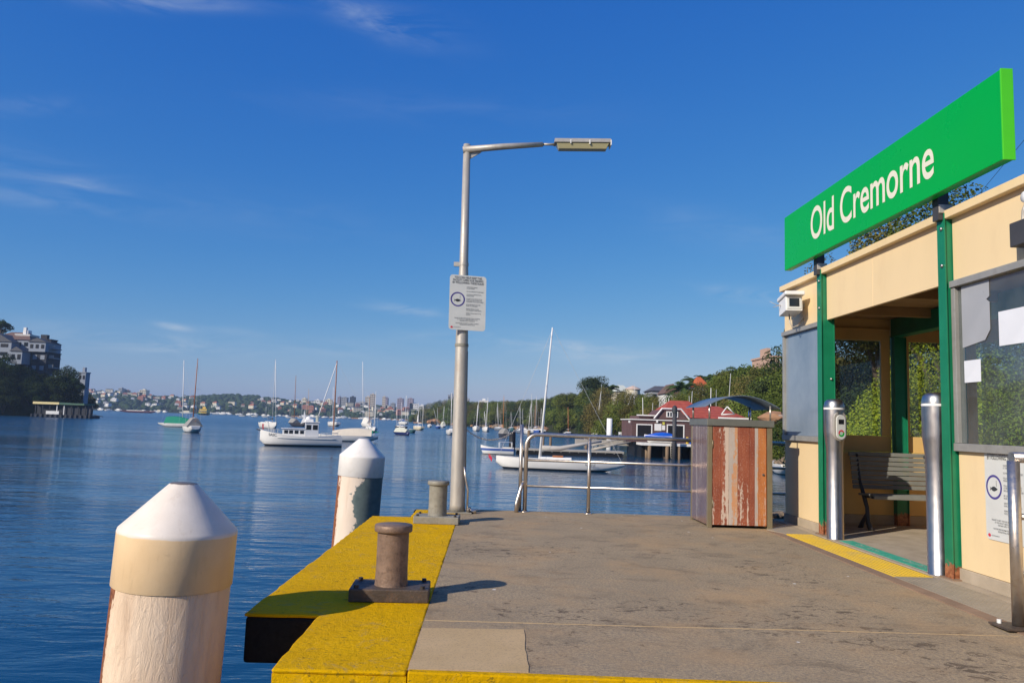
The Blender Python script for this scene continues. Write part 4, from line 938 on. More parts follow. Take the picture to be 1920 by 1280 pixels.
def hull_mesh(L, B, fb, bow=.5, stern=.35, stern_w=.6, over=.16, bottom=-.25, sheer=.25):
    b = MB(); n = 16; ring = 7; vs = []
    for i in range(n+1):
        u = i/n; x = -L/2+L*u
        if u < .45: w = stern_w + (1-stern_w)*math.sin(math.pi/2*u/.45)
        else: w = math.cos(math.pi/2*((u-.45)/.55)**1.5)**.85 if u < 1 else .012
        hb = B/2*max(.012, w); sh_ = fb*(1+sheer*(((u-.4)/.6)**2 if u > .4 else ((.4-u)/.4)**2*.25) )
        if u > 1-over: kz = bottom + (sh_*bow-bottom)*((u-(1-over))/over)**1.4
        elif u < stern: kz = bottom + (sh_*.55-bottom)*((stern-u)/stern)**1.6 if stern > .02 else bottom
        else: kz = bottom
        for q in range(ring):
            a = q/(ring-1)*2-1; s = abs(a); zz = kz+(sh_-kz)*s**1.9; yy = hb*(1-(1-s)**2.2)*(1 if a > 0 else -1)
            if s > .99: yy = hb*(1 if a > 0 else -1)
            vs.append((x, yy, zz))
    fs = [(i*ring+q, i*ring+q+1, (i+1)*ring+q+1, (i+1)*ring+q) for i in range(n) for q in range(ring-1)]
    b.add(vs, fs, 0, True); b.add([vs[k] for k in range(ring)], [tuple(range(ring))], 0)
    dk = MB(); dv = []
    for i in range(n+1): dv += [(vs[i*ring][0], vs[i*ring][1]*.97, vs[i*ring][2]-.03), (vs[i*ring+ring-1][0], vs[i*ring+ring-1][1]*.97, vs[i*ring+ring-1][2]-.03)]
    dk.add(dv, [(2*i, 2*i+1, 2*i+3, 2*i+2) for i in range(n)])
    return b, dk
def hull_mat(top, boot_z=.07, stripe=None, sz=(0, 0)):
    key = ('hm', top.name, stripe.name if stripe else '', boot_z)
    if key in PM: return PM[key]
    t = NT('hull_'+top.name.replace('hull_', '')); x, y, z = t.xyz()
    c0 = tuple(top.node_tree.nodes['Mix'].inputs[6].default_value)[:3]; cb = (.03, .028, .03)
    c = t.mix(t.rng(t.noise(.8, 5), .3, .7), tuple(q*.93 for q in c0), tuple(min(1, q*1.05) for q in c0))
    if stripe:
        cs = tuple(stripe.node_tree.nodes['Mix'].inputs[6].default_value)[:3]
        c = t.mix(t.mth('MULTIPLY', t.rng(z, sz[0]-.005, sz[0]+.005), t.rng(z, sz[1]-.005, sz[1]+.005, 1, 0)), c, cs)
    c = t.mix(t.rng(z, boot_z-.01, boot_z+.01, 1, 0), c, cb)
    PM[key] = t.fin(c, .35); return PM[key]
def yacht(label, x0, x1, ywl, masts=(), L=None, dirn=-1, hull=HW, B=None, fb=.75, cabin=True, cover=None, group='moored sailing boats', tent=None, stern=.3, over=.16, stern_w=.6, ang=None, bow=.5, name='sailing_boat', boom=True, spread=True, stay=None, boot=.07, mr=.055, cabmat=None, extra=None):
    xc = (x0+x1)/2; p = ground(xc, ywl, WATER); d = p.y; W = (x1-x0)/F*d
    if L is None: L = max(W*1.02, 6.5)
    B = B or L*.30
    if ang is None:
        best = None
        for k in range(0, 90):
            a = R_(k); w_ = L*math.cos(a)+B*math.sin(a)*.8
            if best is None or abs(w_-W) < best[0]: best = (abs(w_-W), a)
        ang = math.degrees(best[1])
    vd = math.atan2(p.x, p.y)
    h = (0 if dirn > 0 else math.pi) - R_(ang) - vd
    root = thing(name, (p.x, p.y, WATER), label, 'boat', group, h)
    hb, dk = hull_mesh(L, B, fb, bow, stern, stern_w, over); hb.build('hull', hull_mat(hull, boot), root); dk.build('deck', DK, root)
    ca, sa = math.cos(h), math.sin(h)
    if cabin:
        c = MB(); cx0, cx1 = -L*.12, L*.2; z0, z1 = fb*.98, fb+.38
        c.add([(cx0, -B*.30, z0), (cx1+.5, -B*.22, z0), (cx1+.5, B*.22, z0), (cx0, B*.30, z0), (cx0+.1, -B*.25, z1), (cx1, -B*.16, z1-.08), (cx1, B*.16, z1-.08), (cx0+.1, B*.25, z1)],
              [(0, 1, 5, 4), (1, 2, 6, 5), (2, 3, 7, 6), (3, 0, 4, 7), (4, 5, 6, 7)])
        cbn = c.build('cabin', cabmat or CAB, root)
        wm = MB()
        for s_ in (-1, 1):
            for fx in (.2, .5, .75):
                xx = cx0+(cx1-cx0)*fx; yy = s_*(B*.30-(B*.10)*(fx))
                wm.box(xx-.22, xx+.22, yy-.012, yy+.012, z0+.14, z0+.27)
        wm.build('window', M['dark_glass'], cbn)
        MB().box(-L*.42, -L*.14, -B*.27, B*.27, fb-.02, fb+.16).build('cockpit_coaming', CAB, root)
    for mi_, (mx, mtx, mty, mm) in enumerate(masts):
        dx = (mx-xc)/F*d; lx = dx/ca if abs(ca) > .35 else 0
        lx = max(-L*.45, min(L*.47, lx)); by = 0
        basew = Vector((p.x+lx*ca, p.y+lx*sa, WATER+fb))
        top = at(mtx, mty, basew.y); hgt = top.z-basew.z
        off = Vector((top.x-basew.x, 0, 0)); lo = Vector((off.x*ca, -off.x*sa, hgt))
        bl = Vector((lx, 0, fb)); r = mr
        MB().tube([bl-Vector((0, 0, .2)), bl+lo*.5, bl+lo], [r, r*.95, r*.6], 8).build('mast', mm, root)
        if spread:
            sp = bl+lo*.55
            MB().tube([sp+Vector((0, -.7, 0)), sp+Vector((0, .7, 0))], .018, 5).tube([bl+lo*.97, sp+Vector((0, .7, 0)), Vector((lx-.1, B*.45, fb))], .010, 4, caps=False).tube([bl+lo*.97, sp+Vector((0, -.7, 0)), Vector((lx-.1, -B*.45, fb))], .010, 4, caps=False).tube([bl+lo*.98, Vector((L*.48, 0, fb*1.2))], .011, 4, caps=False).tube([bl+lo, Vector((-L*.48, 0, fb))], .009, 4, caps=False).build('rigging', MG, root)
        if boom and mi_ == 0:
            be = Vector((max(-L*.46, lx-L*.40), 0, fb+.95)); bs = bl+Vector((0, 0, .85))
            if cover: MB().tube([bs+Vector((.12, 0, .18)), bs+(be-bs)*.3+Vector((0, 0, .1)), be+Vector((0, 0, .03))], [.17, .16, .08], 8, sy=.75).build('sail_cover', cover, root)
            else: MB().tube([bs, be], .05, 8).build('boom', mm, root)
        if stay and mi_ == 0:
            MB().tube([Vector((L*.47, 0, fb*1.3)), bl+lo*.97], [.07, .05], 8).build('furled_jib', stay, root)
    if tent:
        cm, ta, tb_, th = tent; b = MB(); n = 6; vs = []
        for k in range(n+1):
            t = k/n; x = L*(ta+(tb_-ta)*t); rz = fb+th*(.62+.38*math.sin(math.pi*min(1, .25+t*.75))); hw = B*.46*(1-.55*max(0, (x/L-.1)/.4)**2)
            vs += [(x, -hw, fb*1.02), (x, -hw*.35, rz-.1), (x, 0, rz), (x, hw*.35, rz-.1), (x, hw, fb*1.02)]
        b.add(vs, [(5*k+q, 5*k+q+1, 5*k+q+6, 5*k+q+5) for k in range(n) for q in range(4)]); b.add(vs[:5], [(0, 1, 2, 3, 4)]); b.add(vs[-5:], [(0, 1, 2, 3, 4)])
        b.build('boat_cover', cm, root)
    return root, L, B, p, h
G1 = 'moored sailing boats'
yacht('cream-hulled sailing boat under a long green boom tent with a white mast, at left', 298, 372, 800, [(342, 345, 675, MW)], hull=HW, tent=(CG, -.32, .30, 1.5), dirn=1, fb=.72, spread=True, L=8.6, cabin=False, mr=.10)
yacht('dark sailing boat with grey cover and tall brown mast, in front of the green-tented boat', 340, 378, 810, [(362, 371, 672, MBR)], L=7.5, dirn=-1, hull=HW, tent=(CGY, -.38, .22, 1.5), fb=.95, B=2.7, mr=.085, stern_w=.5)
yacht('white modern yacht with steep transom and furled white headsail, left of the motor launch', 484, 524, 803, [(513, 517, 673, MG)], L=8.5, dirn=1, fb=1.25, stern=.06, stern_w=.8, stay=MW, cover=HD, mr=.07, cabin=True)
yacht('black sailing boat with a reddish mast behind the bow of the motor launch', 540, 576, 799, [(548, 555, 704, MBR)], L=8.5, dirn=1, hull=HD, tent=(CGY, -.45, -.1, 1.4), fb=1.0, mr=.09, cabin=False)
yacht('small pale yacht behind the wheelhouse of the motor launch, with yellowish mast', 566, 590, 797, [(577, 579, 729, MT), (574, 575, 748, MT)], L=7, dirn=1, hull=HW, tent=(CTN, -.3, .2, 1.2), fb=.9, mr=.08)
yacht('white yacht just behind the brown-masted classic yacht', 610, 640, 799, [(623, 625, 725, MW)], L=9, dirn=-1, fb=1.2, mr=.09)
yacht('white classic yacht with tall brown mast and cream boom tent beside the motor launch', 586, 705, 827, [(625, 632, 676, MBR)], L=9.0, dirn=-1, fb=.78, tent=(CCR, -.40, .18, 1.05), ang=3, stern=.30, over=.34, bow=.8, stay=MW, mr=.10, boom=False, cabin=False, B=2.5, boot=.10)
yacht('white yacht with grey-white canopy and tall white mast right of the classic yacht', 675, 700, 800, [(678, 680, 678, MW)], L=8, dirn=1, fb=1.1, tent=(CW, -.3, .3, 2.2), mr=.11)
yacht('small yacht with an orange-brown mast near the green flag', 684, 700, 806, [(691, 693, 745, MO), (689, 690, 747, MG)], L=5.5, dirn=1, fb=.7, mr=.06)
yacht('white yacht with two close white masts right of the green flag', 694, 708, 808, [(701, 705, 733, MW), (706, 705, 759, MW)], L=5.5, dirn=1, fb=.7, mr=.06)
yacht('small navy dinghy yacht under a pale ridged cover, nearest of the middle group', 736, 772, 815, [(759, 762, 741, MW)], L=5.2, dirn=1, hull=HN, tent=(CTN, -.40, .36, .95), fb=.55, cabin=False, mr=.06)
yacht('dark low boat with a white mast behind the navy covered yacht', 737, 765, 805, [(743, 744, 757, MW)], L=6, dirn=-1, hull=HD, fb=.9, mr=.07, spread=False)
yacht('white yacht with blue sail cover in the middle distance', 744, 768, 796, [(752, 753, 754, MW), (764, 765, 767, MW)], L=9, dirn=-1, cover=CB, fb=1.3, mr=.11)
yacht('little teal-hulled boat with white bow right of the navy covered yacht', 764, 780, 811, [], L=4.5, dirn=-1, hull=HT, fb=.75, cabin=False, boom=False)
yacht('cream yacht with a white mast in front of the small lighthouse', 771, 797, 806, [(784, 785, 755, MW), (794, 794, 758, MW)], L=6.8, dirn=-1, hull=HC, fb=1.0, cover=CW, mr=.07)
yacht('tiny white runabout near the orange rocks', 800, 810, 801, [], L=5, dirn=-1, fb=1, boom=False)
yacht('blue boat with white top near the orange rocks', 815, 827, 803, [(812, 813, 765, MG), (819, 820, 764, MG)], L=5.5, dirn=-1, hull=HL, fb=.9, mr=.06, spread=False)
yacht('pale tent-covered yacht with white mast by the wooded point', 824, 836, 801, [(831, 833, 761, MW)], L=6, dirn=-1, tent=(CTN, -.4, .4, 1.6), fb=1, mr=.08)
yacht('white yacht with crosstrees partly hidden by the lamp post', 835, 856, 815, [(843, 847, 736, MW)], L=7.5, dirn=-1, fb=1.0, mr=.08)
yacht('white yacht seen stern-on right of the lamp post', 887, 899, 808, [(895, 896, 759, MW), (898, 898, 751, MG)], L=8.5, dirn=1, fb=1.3, mr=.10)
yacht('white sloop with blue cover beside the stern-on yacht', 903, 919, 809, [(908, 908, 771, MW), (914, 915, 745, MW)], L=8, dirn=1, fb=1.2, cover=CB, mr=.09)
yacht('grey yacht with a tilted mast close to the wooded shore', 923, 946, 807, [(924, 933, 755, MG), (932, 932, 762, MG)], L=8, dirn=-1, hull=HG, fb=1.0, mr=.09)
yacht('dark boat with a peaked grey tent and orange-brown mast, behind the small jetty boats', 931, 955, 819, [(945, 945, 741, MO)], L=5.5, dirn=-1, hull=HD, tent=(CGY, -.45, .42, 1.2), fb=.75, mr=.06, cabin=False)
yacht('small boat with a pale teal top and short mast', 952, 966, 808, [(957, 958, 772, MG)], L=6, dirn=1, hull=HT, fb=1.1, mr=.07)
for i, (xm, xt, yt, mm, wl, lb, hl) in enumerate([(975, 975, 762, MG, 812, 'grey-masted yacht left of the handrail corner', HG), (980, 980, 766, MG, 809, 'yacht with a plain grey mast by the handrail corner', HW), (990, 996, 757, MW, 814, 'yacht with a raked white mast above the handrail curve', HW), (996, 997, 738, MG, 812, 'yacht with the tall grey mast left of the foreground sailing boat', HN),
     (1002, 1004, 760, MO, 811, 'yacht with an orange mast left of the foreground sailing boat', HW), (1004, 1006, 742, MG, 813, 'yacht with a thin grey mast beside the orange one', HL), (1013, 1015, 765, MG, 811, 'yacht with a short mast just behind the foreground boat mast', HW), (1065, 1065, 763, MO, 819, 'dark-hulled yacht with an orange mast in front of the wood', HD), (1049, 1050, 776, MT, 809, 'small yacht with a brown mast close under the wooded bank', HB),
     (1117, 1127, 733, MW, 822, 'yacht with a raked white mast left of the white pile', HW), (1127, 1128, 720, MG, 820, 'tallest white-masted yacht beneath the date palm', HW), (1145, 1147, 752, MG, 822, 'yacht with a thin mast just right of the white pile', HW), (1172, 1172, 737, MW, 824, 'yacht behind the left end of the boatshed', HW),
     (1156, 1186, 736, MG, 824, 'yacht with a steeply leaning grey and blue mast beside the boatshed', HG), (1187, 1190, 720, MG, 826, 'yacht with a tall thin mast behind the boatshed roof edge', HW)]):
    yacht(lb, xm-11, xm+12, wl, [(xm, xt, yt, mm)], L=8, dirn=(-1, 1)[i % 2], hull=hl, fb=.95, mr=.13 if 'steeply' in lb else .055 if xm > 1100 else .075, cover=(CB, CW, None, CGY)[i % 4], spread=i % 3 != 1)
# masts rising behind the boatshed: boats on the hidden slipway
for i, (xb_, yb_, xt, yt, mm, r) in enumerate([(1206, 785, 1205, 745, MW, .05), (1222, 775, 1224, 755, MG, .04), (1234, 778, 1237, 754, MG, .04), (1252, 775, 1254, 746, MW, .05), (1293, 790, 1298, 733, MG, .05), (1296, 790, 1292, 742, MG, .04),
                                      (1332, 790, 1333, 727, MW, .06), (1342, 790, 1343, 730, MG, .03), (1363, 775, 1370, 700, MG, .05), (1372, 785, 1371, 740, MG, .03), (1399, 790, 1391, 755, MG, .06), (1417, 790, 1417, 745, MW, .06)]):
    Yd = 104; a = at(xb_, yb_+38, Yd); c = at(xt, yt, Yd)
    root = thing('sailing_boat', (a.x, Yd, a.z), ['white mast', 'short grey mast', 'second short grey mast', 'white mast near the roof ridge', 'grey mast behind the red roof', 'slanting grey mast behind the red roof', 'stout white mast above the ridge', 'very thin mast above the ridge', 'tallest grey mast above the canopy', 'thin mast behind the canopy', 'leaning mast right of the red roof', 'white mast at the right end of the canopy'][i]+' of a yacht behind the boatshed', 'boat', 'yachts laid up behind the boatshed')
    hb, dk = hull_mesh(6.5, 1.9, .8); m_ = hull_mat(HW); hb.build('hull', m_, root); dk.build('deck', DK, root)
    MB().tube([(0, 0, .5), tuple(c-a)], [r, r*.7], 8).build('mast', mm, root)
# blue-sleeved leaning spar near the boatshed
# ------------------------------------------------------------ foreground sailing boat
root, L, B, p, h = yacht('white sailing boat with tall raked white mast and grey furled mainsail behind the handrail', 930, 1168, 881, [(1011, 1036, 614, MW)], L=9.35, dirn=-1, fb=.72, ang=2, stern=.33, over=.12, bow=.45, stern_w=.12, cabin=False, B=2.1, boom=False, mr=.085, spread=True, boot=.12, group=G1)
ca, sa = math.cos(h), math.sin(h)
def loc(px, py):
    d = at(px, py, p.y)-Vector((p.x, p.y, WATER)); return Vector((d.x*ca, 0, d.z))
a, b_ = loc(1016, 842), loc(1128, 826)
MB().tube([a+Vector((0, 0, .1)), a.lerp(b_, .3)+Vector((0, 0, -.12)), a.lerp(b_, .6)+Vector((0, 0, -.06)), b_], [.26, .24, .17, .10], 10, sy=.75).build('furled_mainsail', P_('sail_grey', (.40, .38, .35), .85), root)
MB().tube([a+Vector((0, 0, -.1)), b_+Vector((0, 0, -.08))], .045, 8).build('boom', MG, root)
c0, c1 = loc(1010, 858), loc(1072, 860)
MB().box(min(c0.x, c1.x), max(c0.x, c1.x), -.5, .5, .62, .92).build('cabin', CAB, root, bevel=.04)
c0, c1 = loc(1036, 858), loc(1056, 860)
MB().box(min(c0.x, c1.x), max(c0.x, c1.x), -.3, .3, .92, 1.05).build('hatch', WOOD, root, bevel=.02)
f0 = loc(921, 856); f1 = loc(914, 851)
MB().tube([loc(934, 862), f1], .02, 6).build('flag_staff', WOOD, root)
MB().add([f1, loc(921, 858), loc(920, 866), loc(914, 857)], [(0, 1, 2, 3)]).build('flag', RED, root)
T = frameM((loc(1097, 878).x, .98, .42), (-1, -.06, 0), (0, 0, 1))
text_mb('RENINE', .22, 0, T, .003).build('lettering', M['ink_grey'], root)
MB().tube([loc(1140, 866)+Vector((0, .4, 0)), loc(1130, 862)+Vector((0, .4, 0)), loc(1110, 866)+Vector((0, .5, 0))], .018, 6).build('rail', MG, root)
# ------------------------------------------------------------ motor launch
p = ground(564, 836, WATER); d = p.y; L = 146/F*d
ml = thing('motor_launch', (p.x, p.y, WATER), 'white motor launch with wheelhouse and flag moored at centre left', 'boat', 'moored motor boats', math.pi+R_(14))
ml.scale = (1, 1, 1.05)
hb, dk = hull_mesh(L, 2.7, 1.0, bow=.35, stern=.01, stern_w=.82, over=.12, sheer=.60); hb.build('hull', hull_mat(HW, .16), ml); dk.build('deck', DK, ml)
S_ = d/F
def lx(px): return -(px-564)*S_*.965
def wbox(name, px0, px1, hw, z0, z1, mat, par=ml, bev=.03): return MB().box(lx(px1), lx(px0), -hw, hw, z0, z1).build(name, mat, par, bevel=bev)
cb1 = wbox('cabin', 529, 570, .85, .95, 1.75, CAB); wbox('roof', 526, 571, .95, 1.752, 1.82, CAB, cb1)
for px in (532, 541, 551, 561):
    for s_ in (-1, 1): MB().box(lx(px+7), lx(px), s_*.851-.012, s_*.851+.012, 1.28, 1.62).build('window', M['dark_glass'], cb1)
wh = wbox('wheelhouse', 570, 595, .9, .95, 2.45, P_('wheelhouse_grey', (.62, .63, .64))); wbox('roof', 568, 597, 1.0, 2.452, 2.52, CAB, wh)  # wheelhouse walls in a plain light grey, cooler than the cabin
for px, w_ in ((572, 9), (584, 9)):
    for s_ in (-1, 1): MB().box(lx(px+w_), lx(px), s_*.901-.012, s_*.901+.012, 1.72, 2.22).build('window', M['dark_glass'], wh)
MB().box(lx(570)-.0, lx(570)+.02, -.7, .7, 1.85, 2.2).build('window', M['dark_glass'], wh)
MB().prism([(lx(571), 2.52), (lx(561), 2.3), (lx(565), 2.9), (lx(567), 3.75)], 'y', -.12, .12).build('mast', CAB, ml)
MB().lathe([(0, 0), (.3, 0), (.36, .15), (.3, .5), (0, .6)], (lx(576), 0, 2.52), 16).build('radar_dome', CAB, ml)
MB().box(lx(594), lx(589), -.3, .3, 2.52, 3.2).build('locker', CTN, ml, bevel=.05)
MB().box(lx(585), lx(570), -.4, .4, 2.52, 2.8).build('hatch', CAB, ml, bevel=.05)
for s_ in (-1, 1):
    r = MB().tube([(lx(600), s_*1.15, 1.45), (lx(632), s_*1.1, 1.42)], .015, 5)
    for px in (600, 611, 622, 632): r.tube([(lx(px), s_*1.12, .95), (lx(px), s_*1.12, 1.45)], .015, 5)
    r.build('side_rail', MG, ml)
r = MB()
for px in (503, 508, 513, 520): r.tube([(lx(px), .5, 1.2), (lx(px), .5, 1.75)], .015, 5).tube([(lx(px), -.5, 1.2), (lx(px), -.5, 1.75)], .015, 5)
r.tube([(lx(503), .5, 1.75), (lx(528), .6, 1.6)], .015, 5).build('bow_rail', MG, ml)
MB().tube([(lx(494), 0, 1.45), (lx(481), 0, 1.62)], [.06, .05], 8).build('bowsprit', BOOT, ml)
MB().tube([(lx(493), 0, 1.4), (lx(494), 0, 2.25)], .02, 6).add([(lx(493), .01, 2.2), (lx(491), .01, 2.15), (lx(492), .01, 1.7), (lx(494.5), .01, 1.6)], [(0, 1, 2, 3)]).build('flag', RED, ml)
def hside(x, L=L, B=2.7):
    u = (x+L/2)/L; return B/2*(math.cos(math.pi/2*((u-.45)/.55)**1.5)**.85 if u > .45 else .82+.18*math.sin(math.pi/2*u/.45))
xa_, xb2 = lx(504), lx(521); T = frameM((xa_, hside(xa_)+.02, 1.02), (xb2-xa_, hside(xb2)-hside(xa_), -.05), (0, .05, 1))
text_mb('SASC', .36, 0, T, .008, sx=1.1).build('lettering', M['ink_grey'], ml)
MB().tube([(lx(q_), hside(lx(q_))+.005, .80+(.25*((lx(q_)/L+.1)**2) if lx(q_) > 0 else 0)) for q_ in range(520, 637, 9)], .03, 6).build('rubbing_strake', MG, ml)
# green flag or jib bag at the stern of the classic yacht
q = ground(697, 827, WATER); g0, g1, g2, g3 = at(690, 801, q.y), at(694, 806, q.y), at(712, 810, q.y), at(693, 813, q.y)
MB().add([g0, g1, g2, g3], [(0, 1, 2, 3)]).add([v+Vector((0, .05, 0)) for v in (g0, g1, g2, g3)], [(0, 1, 2, 3)]).build('green_cover', CG, label='green cloth hanging at the stern of the white classic yacht', cat='cover')
# ------------------------------------------------------------ small blue and white boat at the jetty
p = ground(932, 851, WATER); S_ = p.y/F; Lb = 62*S_
sb = thing('runabout', (p.x, p.y, WATER), 'small white boat with a broad blue rim at the left end of the jetty', 'boat', 'moored motor boats', math.pi-R_(5))
hb, dk = hull_mesh(Lb, 1.5, .62, bow=.6, stern=.01, stern_w=.85, over=.14, sheer=.5); hb.build('hull', hull_mat(HW, .05, HL, (.36, .60)), sb); dk.build('deck', CAB, sb)
MB().box(-1.6, -.6, -.5, .5, .6, .75).build('seat', DK, sb)
r = MB()
for x in (-1.5, -.2):
    for s_ in (-.6, .6): r.tube([(x, s_, .6), (x, s_, 1.25)], .025, 6)
r.tube([(-1.5, -.6, 1.25), (-.2, -.6, 1.25), (-.2, .6, 1.25), (-1.5, .6, 1.25), (-1.5, -.6, 1.25)], .025, 6).build('frame_rail', MW, sb)
# ------------------------------------------------------------ pontoon jetty, gangway, piles
pj = ground(1130, 856, WATER); Yj = pj.y
xa = at(968, 850, Yj).x; xb = at(1168, 850, Yj).x
pt = thing('pontoon', ((xa+xb)/2, Yj+1.2, WATER), 'long low floating pontoon with pale deck and dark side in front of the boatshed', 'pontoon')
MB().box(xa-(xa+xb)/2, xb-(xa+xb)/2, -1.2, 1.2, -.3, .42).build('float', M['dark'], pt); MB().box(xa-(xa+xb)/2-.05, xb-(xa+xb)/2+.1, -1.28, 1.28, .425, .60).build('deck', M['pontoon'], pt)
r = MB()
for k in range(13): r.lathe([(0, -.03), (.05, 0), (0, .03)], ((xb-xa)*(k/12.-.5), -1.3, .35), 8)
r.build('bolt', CAB, pt)
gw = thing('gangway', (at(1110, 845, Yj+2).x, Yj+2.2, WATER+.6), 'sloping grey gangway rising from the pontoon to the boatshed deck', 'gangway')
e = at(1200, 826, Yj+5)-gw.location; e.y = 3
for s_ in (-.6, .6):
    MB().tube([(0, s_, .05), (e.x*.5, e.y*.5+s_, e.z*.5+.12), (e.x, e.y+s_, e.z)], .10, 6).build('girder', M['pontoon'], gw)
    r = MB().tube([(0, s_, .5), (e.x*.5, e.y*.5+s_, e.z*.5+.65), (e.x, e.y+s_, e.z+.45)], .06, 6)
    for k in range(7): r.tube([(e.x*k/6, e.y*k/6+s_, e.z*k/6), (e.x*k/6, e.y*k/6+s_, e.z*k/6+.45+.1*math.sin(k/6*3.14))], .03, 5)
    r.build('side_rail', M['pontoon'], gw)
MB().add([(0, -.6, .06), (e.x, e.y-.6, e.z), (e.x, e.y+.6, e.z), (0, .6, .06)], [(0, 1, 2, 3)]).build('walkway', M['pontoon'], gw)
def wpile(label, px, ytop, ywl, r, mat, cap=None, name='timber_pile', tilt=0):
    q = ground(px, ywl, WATER); t = at(px, ytop, q.y)
    root = thing(name, (q.x, q.y, WATER), label, 'pile', 'piles standing in the bay')
    MB().tube([(0, 0, -1.5), (0, 0, t.z-WATER)], [r, r*.93], 12).build('shaft', mat, root)
    if cap: MB().lathe([(r*1.15, -.6), (r*1.15, -.1), (r*.7, .12), (0, .2)], (0, 0, t.z-WATER), 14).build('cap', cap, root)
wpile('mossy timber pile just left of the foreground boat mast', 991, 806, 840, .22, M['timber']); wpile('timber pile between the foreground boat mast and the sail', 1018, 812, 838, .2, M['timber'])
wpile('timber pile right of the foreground boat mast', 1032, 815, 836, .2, M['timber']); wpile('timber pile hidden behind the furled sail', 1099, 820, 840, .22, M['timber'])
wpile('thick white pile cap standing left of the boatshed', 1142, 784, 842, .42, M['white'], None, 'white_pile')
wpile('tall black pile with a stepped head in front of the boatshed', 1264, 763, 861, .24, M['dark_grey'], M['ink'], 'black_pile')
wpile('dark square dolphin pile behind the small blue and white boat', 960, 809, 842, .42, M['dark'], None, 'dolphin_pile')
wpile('slim blue-capped pile near the shore right of the cabinet', 1455, 757, 862, .13, M['galv'], M['blue_tarp'], 'capped_pile'); wpile('taller blue-capped pile beside the shelter wall', 1462, 748, 858, .13, M['galv'], M['blue_tarp'], 'capped_pile')
wpile('blue pile under the right side of the cabinet canopy', 1406, 770, 862, .14, M['blue_tarp'], M['blue_tarp'], 'capped_pile')
q = at(1471, 790, 62); t = at(1473, 655, 62)
root = thing('sailing_boat', (q.x, 62, WATER), 'grey mast with a crosstree standing just left of the shelter wall', 'boat', G1, 1.3)
hb, dk = hull_mesh(7, 2.1, .8); hb.build('hull', hull_mat(HW), root); dk.build('deck', DK, root)
MB().tube([(0, 0, .5), (0, 0, t.z-WATER)], .045, 8).tube([(-.1, -.45, 4.6), (.1, .45, 4.6)], .02, 6).build('mast', MG, root)
# row of white-hulled dinghies and buoys behind the handrail
for i, px in enumerate((1098, 1107, 1118, 1128, 1152, 1160)):
    q = ground(px, 838, WATER); q.y += 14; r = MB().lathe([(0, -.2), (.22, -.1), (.26, .2), (.2, .42), (0, .52)], seg=12)
    o = r.build('mooring_buoy', M['white'], label='white round-topped marker in the row behind the handrail, left of the boatshed', cat='buoy', group='white markers left of the boatshed'); o.location = (at(px, 820, q.y).x, q.y, at(px, 819, q.y).z-.2)
mw = at(1133, 834, Yj+10)
MB().box(-3.4, 3.4, -.6, .6, -.5, .1).build('jetty_arm', M['pontoon'], label='white-edged jetty arm carrying the row of round white markers', cat='jetty').location = (mw.x, Yj+10.5, at(1133, 826, Yj+10).z)
# ------------------------------------------------------------ ferry and far craft
p = ground(383, 777.6, WATER); S_ = p.y/F
fy = thing('ferry', (p.x, p.y, WATER), 'green and yellow double-decked ferry far out on the harbour', 'ferry', rz=R_(8))
FG = P_('ferry_green', (.02, .16, .08)); FY = P_('ferry_yellow', (.75, .52, .10))
hb, dk = hull_mesh(22, 7.6, 1.8, over=.2, stern=.2); hb.xf(Matrix.Rotation(R_(78), 4, 'Z')); dk.xf(Matrix.Rotation(R_(78), 4, 'Z'))
hb.build('hull', FG, fy); dk.build('deck', DK, fy)
for z0, z1, hw, hl in ((1.8, 3.9, 3.5, 8), (4.1, 6.0, 3.3, 7)):
    dd = MB().box(-hw, hw, -hl, hl, z0, z1).build('deckhouse', FY, fy)
    r = MB()
    for k in range(5): r.box(-hw*.85+k*hw*.36, -hw*.85+k*hw*.36+hw*.22, -hl-.06, -hl+.02, z0+.9, z0+1.6)
    r.build('window', M['dark_glass'], dd)
MB().box(-1.4, 1.4, -3, 0, 6.0, 7.8).build('wheelhouse', FY, fy); MB().tube([(0, 3, 6), (0, 3, 9)], .8, 12).build('funnel', FG, fy); MB().tube([(0, -1, 7.8), (0, -1, 10.5)], .12, 6).build('mast', MW, fy)
MB().box(-4.1, 4.1, -9, 9, 3.95, 4.08).build('promenade', CAB, fy)
# tiny moored craft under the far shore
rng = random.Random(21)
hbm, _dk = hull_mesh(9, 3, 1.6); far0 = None
for i in range(62):
    px = rng.uniform(395, 775) if i < 50 else rng.uniform(178, 330); Yd = rng.uniform(1020, 1085)
    if far0 is None:
        hbm.box(-2, 2, -1, 1, 1.4, 2.8); far0 = o = hbm.build('moored_boat', HW)
        tag(o, 'tiny white moored boat in the row along the far shore', 'boat', 'tiny boats along the far shore')
    else: o = far0.copy(); COL.objects.link(o)
    o.location = ((px-925)/F*Yd, Yd, WATER); o.rotation_euler = (0, 0, rng.uniform(-.5, .5)+(math.pi if rng.random() < .5 else 0)); k = rng.uniform(.6, 1.3); o.scale = (k, k, k)
for i, (px, yt) in enumerate([(498, 762), (565, 745), (543, 765), (478, 772), (455, 771)]):
    Yd = 700; q = at(px, hor(px)+8, Yd); t = at(px+1, yt, Yd)
    root = thing('sailing_boat', (q.x, Yd, WATER), 'distant yacht with a thin bare mast in front of the far hill', 'boat', 'distant thin-masted yachts')
    hb, dk = hull_mesh(7, 2.5, 1.); hb.build('hull', hull_mat(HW), root); MB().tube([(0, 0, .5), (0, 0, t.z-WATER)], .14, 6).build('mast', MG, root)
